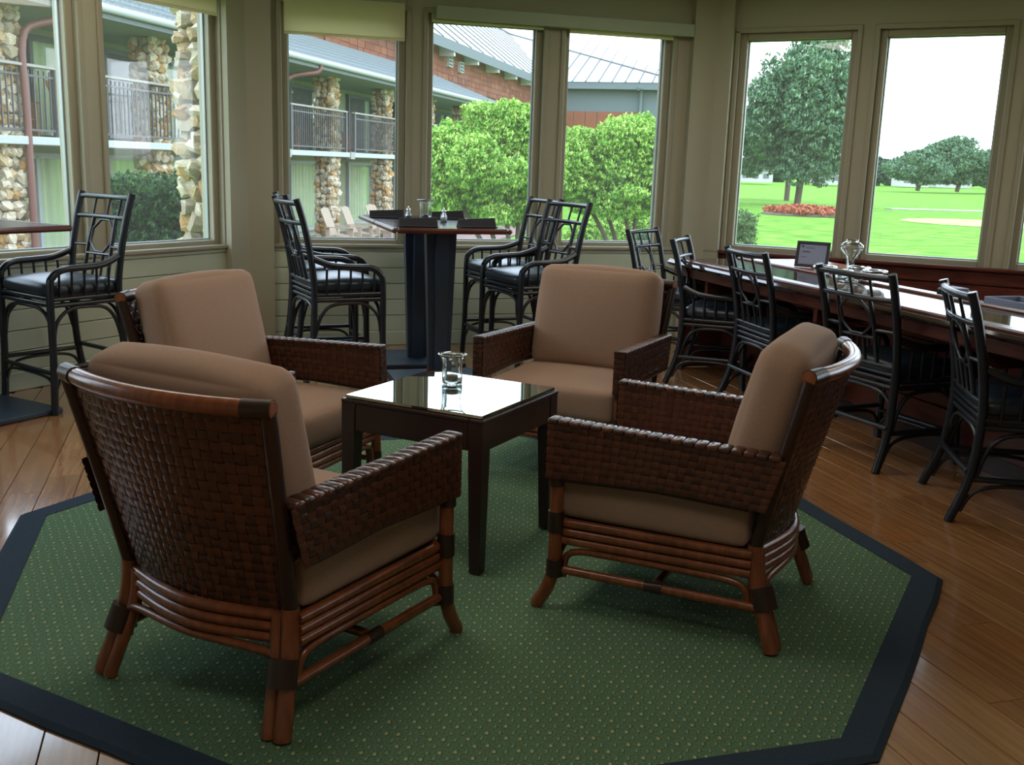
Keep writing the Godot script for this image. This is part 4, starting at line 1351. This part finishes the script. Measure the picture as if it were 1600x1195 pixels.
func build_outdoors() -> void:
	for k in 5: TX["blob%d" % k] = blob_mesh(50 + k)
	# ground
	var lawn := structure("ground", "mown green golf course lawn")
	var st := new_st(true)
	var N := 60
	var hgt := func(x: float, z: float) -> float:
		var d := Vector2(x, z).length()
		return GROUND + 0.9 * smoothstep(90.0, 200.0, d) * (0.5 + 0.5 * sin(x * 0.021 + 1.0) * cos(z * 0.017)) - 0.02
	var xs := []
	for i in N + 1: xs.append(sign(i - N / 2.0) * pow(absf(i - N / 2.0) / (N / 2.0), 1.8) * 420.0)
	for i in N:
		for j in N:
			var q := []
			for k in [[0, 0], [1, 0], [1, 1], [0, 1]]:
				var x: float = xs[i + k[0]]
				var z: float = xs[j + k[1]] - 60.0
				q.append(Vector3(x, hgt.call(x, z), z))
			poly(st, q, Vector3(q[0].x, -999, q[0].z))
	part(lawn, "lawn", fin(st), M.lawn)
	build_lodge()
	build_cedar_hall()
	# slatted chairs on the patio and balconies
	var org := Vector3(-11.75, GROUND, 0)
	var fx := head(13.4)
	var fz := Vector3(-head(13.4).z, 0, head(13.4).x) * 1.0
	var first := deck_chair("deck_chair", "pale slatted wooden chair on the patio between the lodge's stone columns", M.deck_wood)
	var spots := [27.0, 28.3, 30.0, 31.6, 37.2, 38.6, 40.4, 42.0]
	for i in spots.size():
		var p: Vector3 = org + fx * spots[i] + fz * 1.2 + Vector3(0, 0.045, 0)
		var lab := "pale slatted wooden chair on the patio between the lodge's stone columns" if i < 4 else "pale slatted wooden chair on the patio behind the leafy green tree"
		if i == 0:
			first.position = p
			first.rotation.y = -deg_to_rad(100.0)
		else:
			copy(first, "deck_chair", p, 100.0 + (i % 3) * 12.0 - 12.0, lab)
	var bal := deck_chair("balcony_chair", "brown slatted wooden chair on the lodge balcony above the clipped hedge", M.orange_slats)
	bal.set_meta("group", "brown chairs on the lodge balconies")
	bal.position = org + fx * 19.5 - fz * 0.75 + Vector3(0, 1.712 - GROUND, 0)
	bal.rotation.y = -deg_to_rad(75.0)
	var bl := ["brown slatted wooden chair on the balcony above the patio chairs", "brown slatted wooden chair on the balcony above the patio chairs", "brown slatted wooden chair on the balcony beside the downpipe"]
	var bx := [27.6, 31.0, 17.6]
	for i in 3: copy(bal, "balcony_chair", org + fx * bx[i] - fz * 0.75 + Vector3(0, 1.712 - GROUND, 0), 95.0, bl[i])
	# stone pillar outside the corner
	var sp := thing("stone_pillar", "rough cream stone pillar right outside the hedge window", "pillar", Vector3(-2.5, GROUND, -8.82), 29.5)
	stone_column(sp, Vector3.ZERO, 0.5, 0.0, 3.9, 0.13, true, 91)
	# hedge and shrubs near the windows
	var hd := thing("clipped_hedge", "dark clipped box hedge beside the rough stone pillar", "hedge", Vector3(-3.5, GROUND, -10.3))
	foliage(hd, [[Vector3(0, 1.0, 0), Vector3(0.62, 1.0, 0.6)]], 11000, 0.065, Color(0.012, 0.035, 0.012), Color(0.05, 0.12, 0.03), M.leaf_dark, 61, true)
	part(hd, "stem", tube([Vector3(0, 0, 0), Vector3(0, 1.2, 0)], 0.05, 6), M.bark)
	var lb := Color(0.15, 0.33, 0.045)
	var lb2 := Color(0.45, 0.62, 0.14)
	var stems := []
	for q in [[-0.45, 0.1], [-0.15, -0.2], [0.2, 0.15], [0.4, -0.1]]:
		stems.append([Vector3(0.25, 0, 0), Vector3(0.25 + q[0] * 0.3, 0.7, q[1] * 0.4), Vector3(q[0], 1.7, q[1])])
	tree("leafy_tree", "bright green multi-stemmed tree in front of the lodge", "tree", Vector3(-0.38, GROUND, -15.0), Vector3(0, 2.2, 0), Vector3(1.0, 0.92, 0.9), 38, 13000, 0.085, lb, lb2, M.leaf_bright, stems, 0.035, 71)
	tree("leafy_tree", "bright green bushy tree in front of the grey end of the cedar hall", "tree", Vector3(1.6, GROUND, -17.5), Vector3(0, 2.28, 0), Vector3(1.35, 0.82, 0.95), 40, 15000, 0.09, lb, lb2, M.leaf_bright, stems, 0.035, 72)
	tree("round_shrub", "dark round shrub on the lawn beside the red flowers", "shrub", Vector3(2.75, GROUND, -21.5), Vector3(0, 0.55, 0), Vector3(0.55, 0.6, 0.5), 6, 3000, 0.08, Color(0.02, 0.06, 0.03), Color(0.06, 0.14, 0.05), M.leaf_dark, [[Vector3.ZERO, Vector3(0, 0.5, 0)]], 0.04, 73)
	tree("spreading_shrub", "low yellow-green shrub behind the red flowers", "shrub", Vector3(2.2, GROUND, -25.0), Vector3(0, 0.75, 0), Vector3(1.1, 0.7, 0.7), 8, 5000, 0.09, lb, lb2, M.leaf_bright, [[Vector3.ZERO, Vector3(0, 0.6, 0)]], 0.04, 74)
	var fl := thing("flower_patch", "small patch of red and orange flowers near the round shrub", "flowers", Vector3(1.9, GROUND, -22.5))
	foliage(fl, [[Vector3(0, 0.35, 0), Vector3(0.75, 0.28, 0.5)]], 500, 0.14, Color(0.06, 0.12, 0.03), Color(0.45, 0.07, 0.02), M.flower, 75)
	var h2 := thing("leafy_hedge", "narrow green hedge end outside the first golf course window", "hedge", Vector3(3.25, GROUND, -15.3))
	foliage(h2, [[Vector3(0, 0.8, 0), Vector3(0.22, 0.85, 0.5)]], 3000, 0.06, Color(0.05, 0.1, 0.03), Color(0.16, 0.24, 0.08), M.leaf_dark, 76, true)
	# golf course
	var oc := Color(0.06, 0.125, 0.065)
	var oc2 := Color(0.18, 0.29, 0.15)
	tree("oak_tree", "tall broad oak standing behind the flower bed on the golf course", "tree", Vector3(20.9, GROUND, -78.0), Vector3(0.2, 6.9, 0), Vector3(4.4, 5.2, 4.2), 46, 9500, 0.4, oc, oc2, M.leaf_oak, [[Vector3.ZERO, Vector3(0.1, 2, 0), Vector3(0, 6, 0)], [Vector3(0, 2.0, 0), Vector3(1.2, 4, 0.2), Vector3(2.2, 6.5, 0)]], 0.26, 81)
	tree("oak_tree", "dark tree half hidden behind the tall broad oak", "tree", Vector3(22.5, GROUND, -92.0), Vector3(-1.0, 5.6, 0), Vector3(3.6, 3.6, 3.0), 18, 8000, 0.4, oc, oc2, M.leaf_oak, [[Vector3(1.2, 0, 0), Vector3(1.1, 3, 0), Vector3(0, 6, 0)]], 0.24, 82)
	var far := [[63.0, 165.0, 5.2, 5.0, "smaller rounded oak in the distant clump, far from the flag"], [70.5, 168.0, 7.6, 6.6, "largest spreading oak in the distant clump"], [78.5, 172.0, 5.6, 4.6, "low oak in the distant clump, by the flag"]]
	for i in 3:
		var q: Array = far[i]
		tree("distant_oak", q[4], "tree", Vector3(q[0], GROUND + 0.4, -q[1]), Vector3(0, q[3] * 0.72, 0), Vector3(q[2], q[3] * 0.52, 4.0), 26, 5200, 0.5, oc, oc2, M.leaf_oak, [[Vector3.ZERO, Vector3(0.3, 2, 0), Vector3(0, 4, 0)], [Vector3(0, 1, 0), Vector3(1.5, 2.5, 0), Vector3(2.5, 4, 0)]], 0.35, 83 + i, "distant oaks")
	# far tree belt with a few houses in front
	for i in 16:
		var a := deg_to_rad(4.0 + i * 2.4)
		var d := 255.0 + (i % 3) * 12.0
		var p := Vector3(sin(a) * d, GROUND + 0.3, -cos(a) * d)
		tree("belt_tree", "distant tree in the belt along the far edge of the golf course", "tree", p, Vector3(0, 3.0, 0), Vector3(8.0, 3.4 + (i % 4) * 0.5, 4.0), 8, 2500, 0.8, Color(0.03, 0.06, 0.035), Color(0.09, 0.15, 0.09), M.leaf_oak, [[Vector3.ZERO, Vector3(0, 3, 0)]], 0.4, 100 + i, "tree belt at the far edge")
	var hs := [[48.0, 215.0, 7.0], [66.0, 220.0, 8.0], [86.0, 230.0, 6.0], [97.0, 236.0, 8.0]]
	var hl := ["long pale house seen past the tall oak trunk", "short pale house seen under the tall oak crown", "small pale house under the distant oak clump", "pale house with a grey roof under the distant oaks"]
	for i in 4:
		var q: Array = hs[i]
		var hh := thing("distant_house", hl[i], "house", Vector3(q[0], GROUND + 0.5, -q[1]), 0.0, "distant houses")
		pbox(hh, "wall", Vector3(0, 1.2, 0), Vector3(q[2], 2.4, 6.0), M.pale_house, 0)
		part(hh, "roof", extrude(PackedVector2Array([Vector2(-q[2] / 2 - 0.5, 2.3), Vector2(q[2] / 2 + 0.5, 2.3), Vector2(q[2] / 2 - 1.5, 3.8), Vector2(-q[2] / 2 + 1.5, 3.8)]), -3.4, 3.4), M.house_roof)
		for j in 3: pbox(hh, "window", Vector3((j - 1) * q[2] * 0.3, 1.3, 3.02), Vector3(1.2, 1.0, 0.06), M.house_roof, 0)
	var bed := thing("flower_bed", "oval bed of red flowers under the tall oak", "flower bed", Vector3(16.6, GROUND, -60.0))
	part(bed, "soil", lathe([Vector2(2.5, 0.0), Vector2(2.3, 0.12), Vector2(0, 0.16)], 24), M.bark)
	foliage(bed, [[Vector3(0, 0.25, 0), Vector3(2.3, 0.24, 2.6)]], 900, 0.3, Color(0.35, 0.06, 0.03), Color(0.42, 0.16, 0.07), M.flower, 91)
	var gr := thing("putting_green", "pale oval putting green on the golf course", "putting green", Vector3(25.5, GROUND + 0.0, -56.0))
	part(gr, "turf", lathe([Vector2(4.6, 0.0), Vector2(4.4, 0.04), Vector2(0, 0.06)], 32), M.putting_green)
	var pa := thing("cart_path", "pale narrow path crossing the golf course", "path", Vector3(32.0, GROUND, -78.0), -8.0)
	pbox(pa, "paving", Vector3(0, 0.02, 0), Vector3(9.0, 0.06, 1.2), M.path, 0)
	var fg := thing("flag_pole", "small yellow golf flag on a thin pole", "flag", Vector3(46.2, GROUND + 0.1, -100.0))
	part(fg, "pole", tube([Vector3.ZERO, Vector3(0, 2.2, 0)], 0.03, 6), M.pale_house)
	part(fg, "flag", extrude(PackedVector2Array([Vector2(0, 2.2), Vector2(0.0, 1.6), Vector2(0.35, 1.55), Vector2(0.5, 1.95)]), -0.02, 0.02), M.flag_yellow)

# ------------------------------------------------------------------ the scene
func _ready() -> void:
	rng.seed = 11
	# camera: 1.5 m above the floor, tipped down and slightly rolled
	var cam := Camera3D.new()
	cam.name = "camera"
	cam.fov = rad_to_deg(2.0 * atan(597.5 / 1600.0))
	cam.near = 0.05
	cam.far = 800.0
	var p := deg_to_rad(11.95)
	var r := deg_to_rad(1.864)
	var fwd := Vector3(0, -sin(p), -cos(p))
	var up := Vector3(0, cos(p), -sin(p))
	var right := Vector3.RIGHT
	var R2 := right * cos(r) + up * sin(r)
	var U2 := up * cos(r) - right * sin(r)
	cam.transform = Transform3D(Basis(R2, U2, -fwd), Vector3(0, 1.5, 0))
	add_child(cam)
	cam.current = true
	# overcast sky; the added overhead lamps fill in the room
	var env := Environment.new()
	var sky := Sky.new()
	var sm := ProceduralSkyMaterial.new()
	sm.sky_top_color = Color(0.80, 0.90, 1.0)
	sm.sky_horizon_color = Color(0.91, 0.96, 1.0)
	sm.ground_horizon_color = Color(0.6, 0.62, 0.6)
	sm.ground_bottom_color = Color(0.3, 0.32, 0.28)
	sm.sky_curve = 0.3
	sm.sun_angle_max = 1.0
	sky.sky_material = sm
	env.background_mode = Environment.BG_SKY
	env.sky = sky
	env.background_energy_multiplier = 4.8
	env.tonemap_mode = Environment.TONE_MAPPER_LINEAR
	env.tonemap_exposure = 1.35
	env.sdfgi_enabled = true
	env.ssao_enabled = true
	env.ssil_enabled = true
	var we := WorldEnvironment.new()
	we.name = "world"
	we.environment = env
	add_child(we)
	make_materials()
	build_room()
	build_added_lamps()
	build_rug()
	build_seats()
	build_tables()
	build_bar()
	build_outdoors()
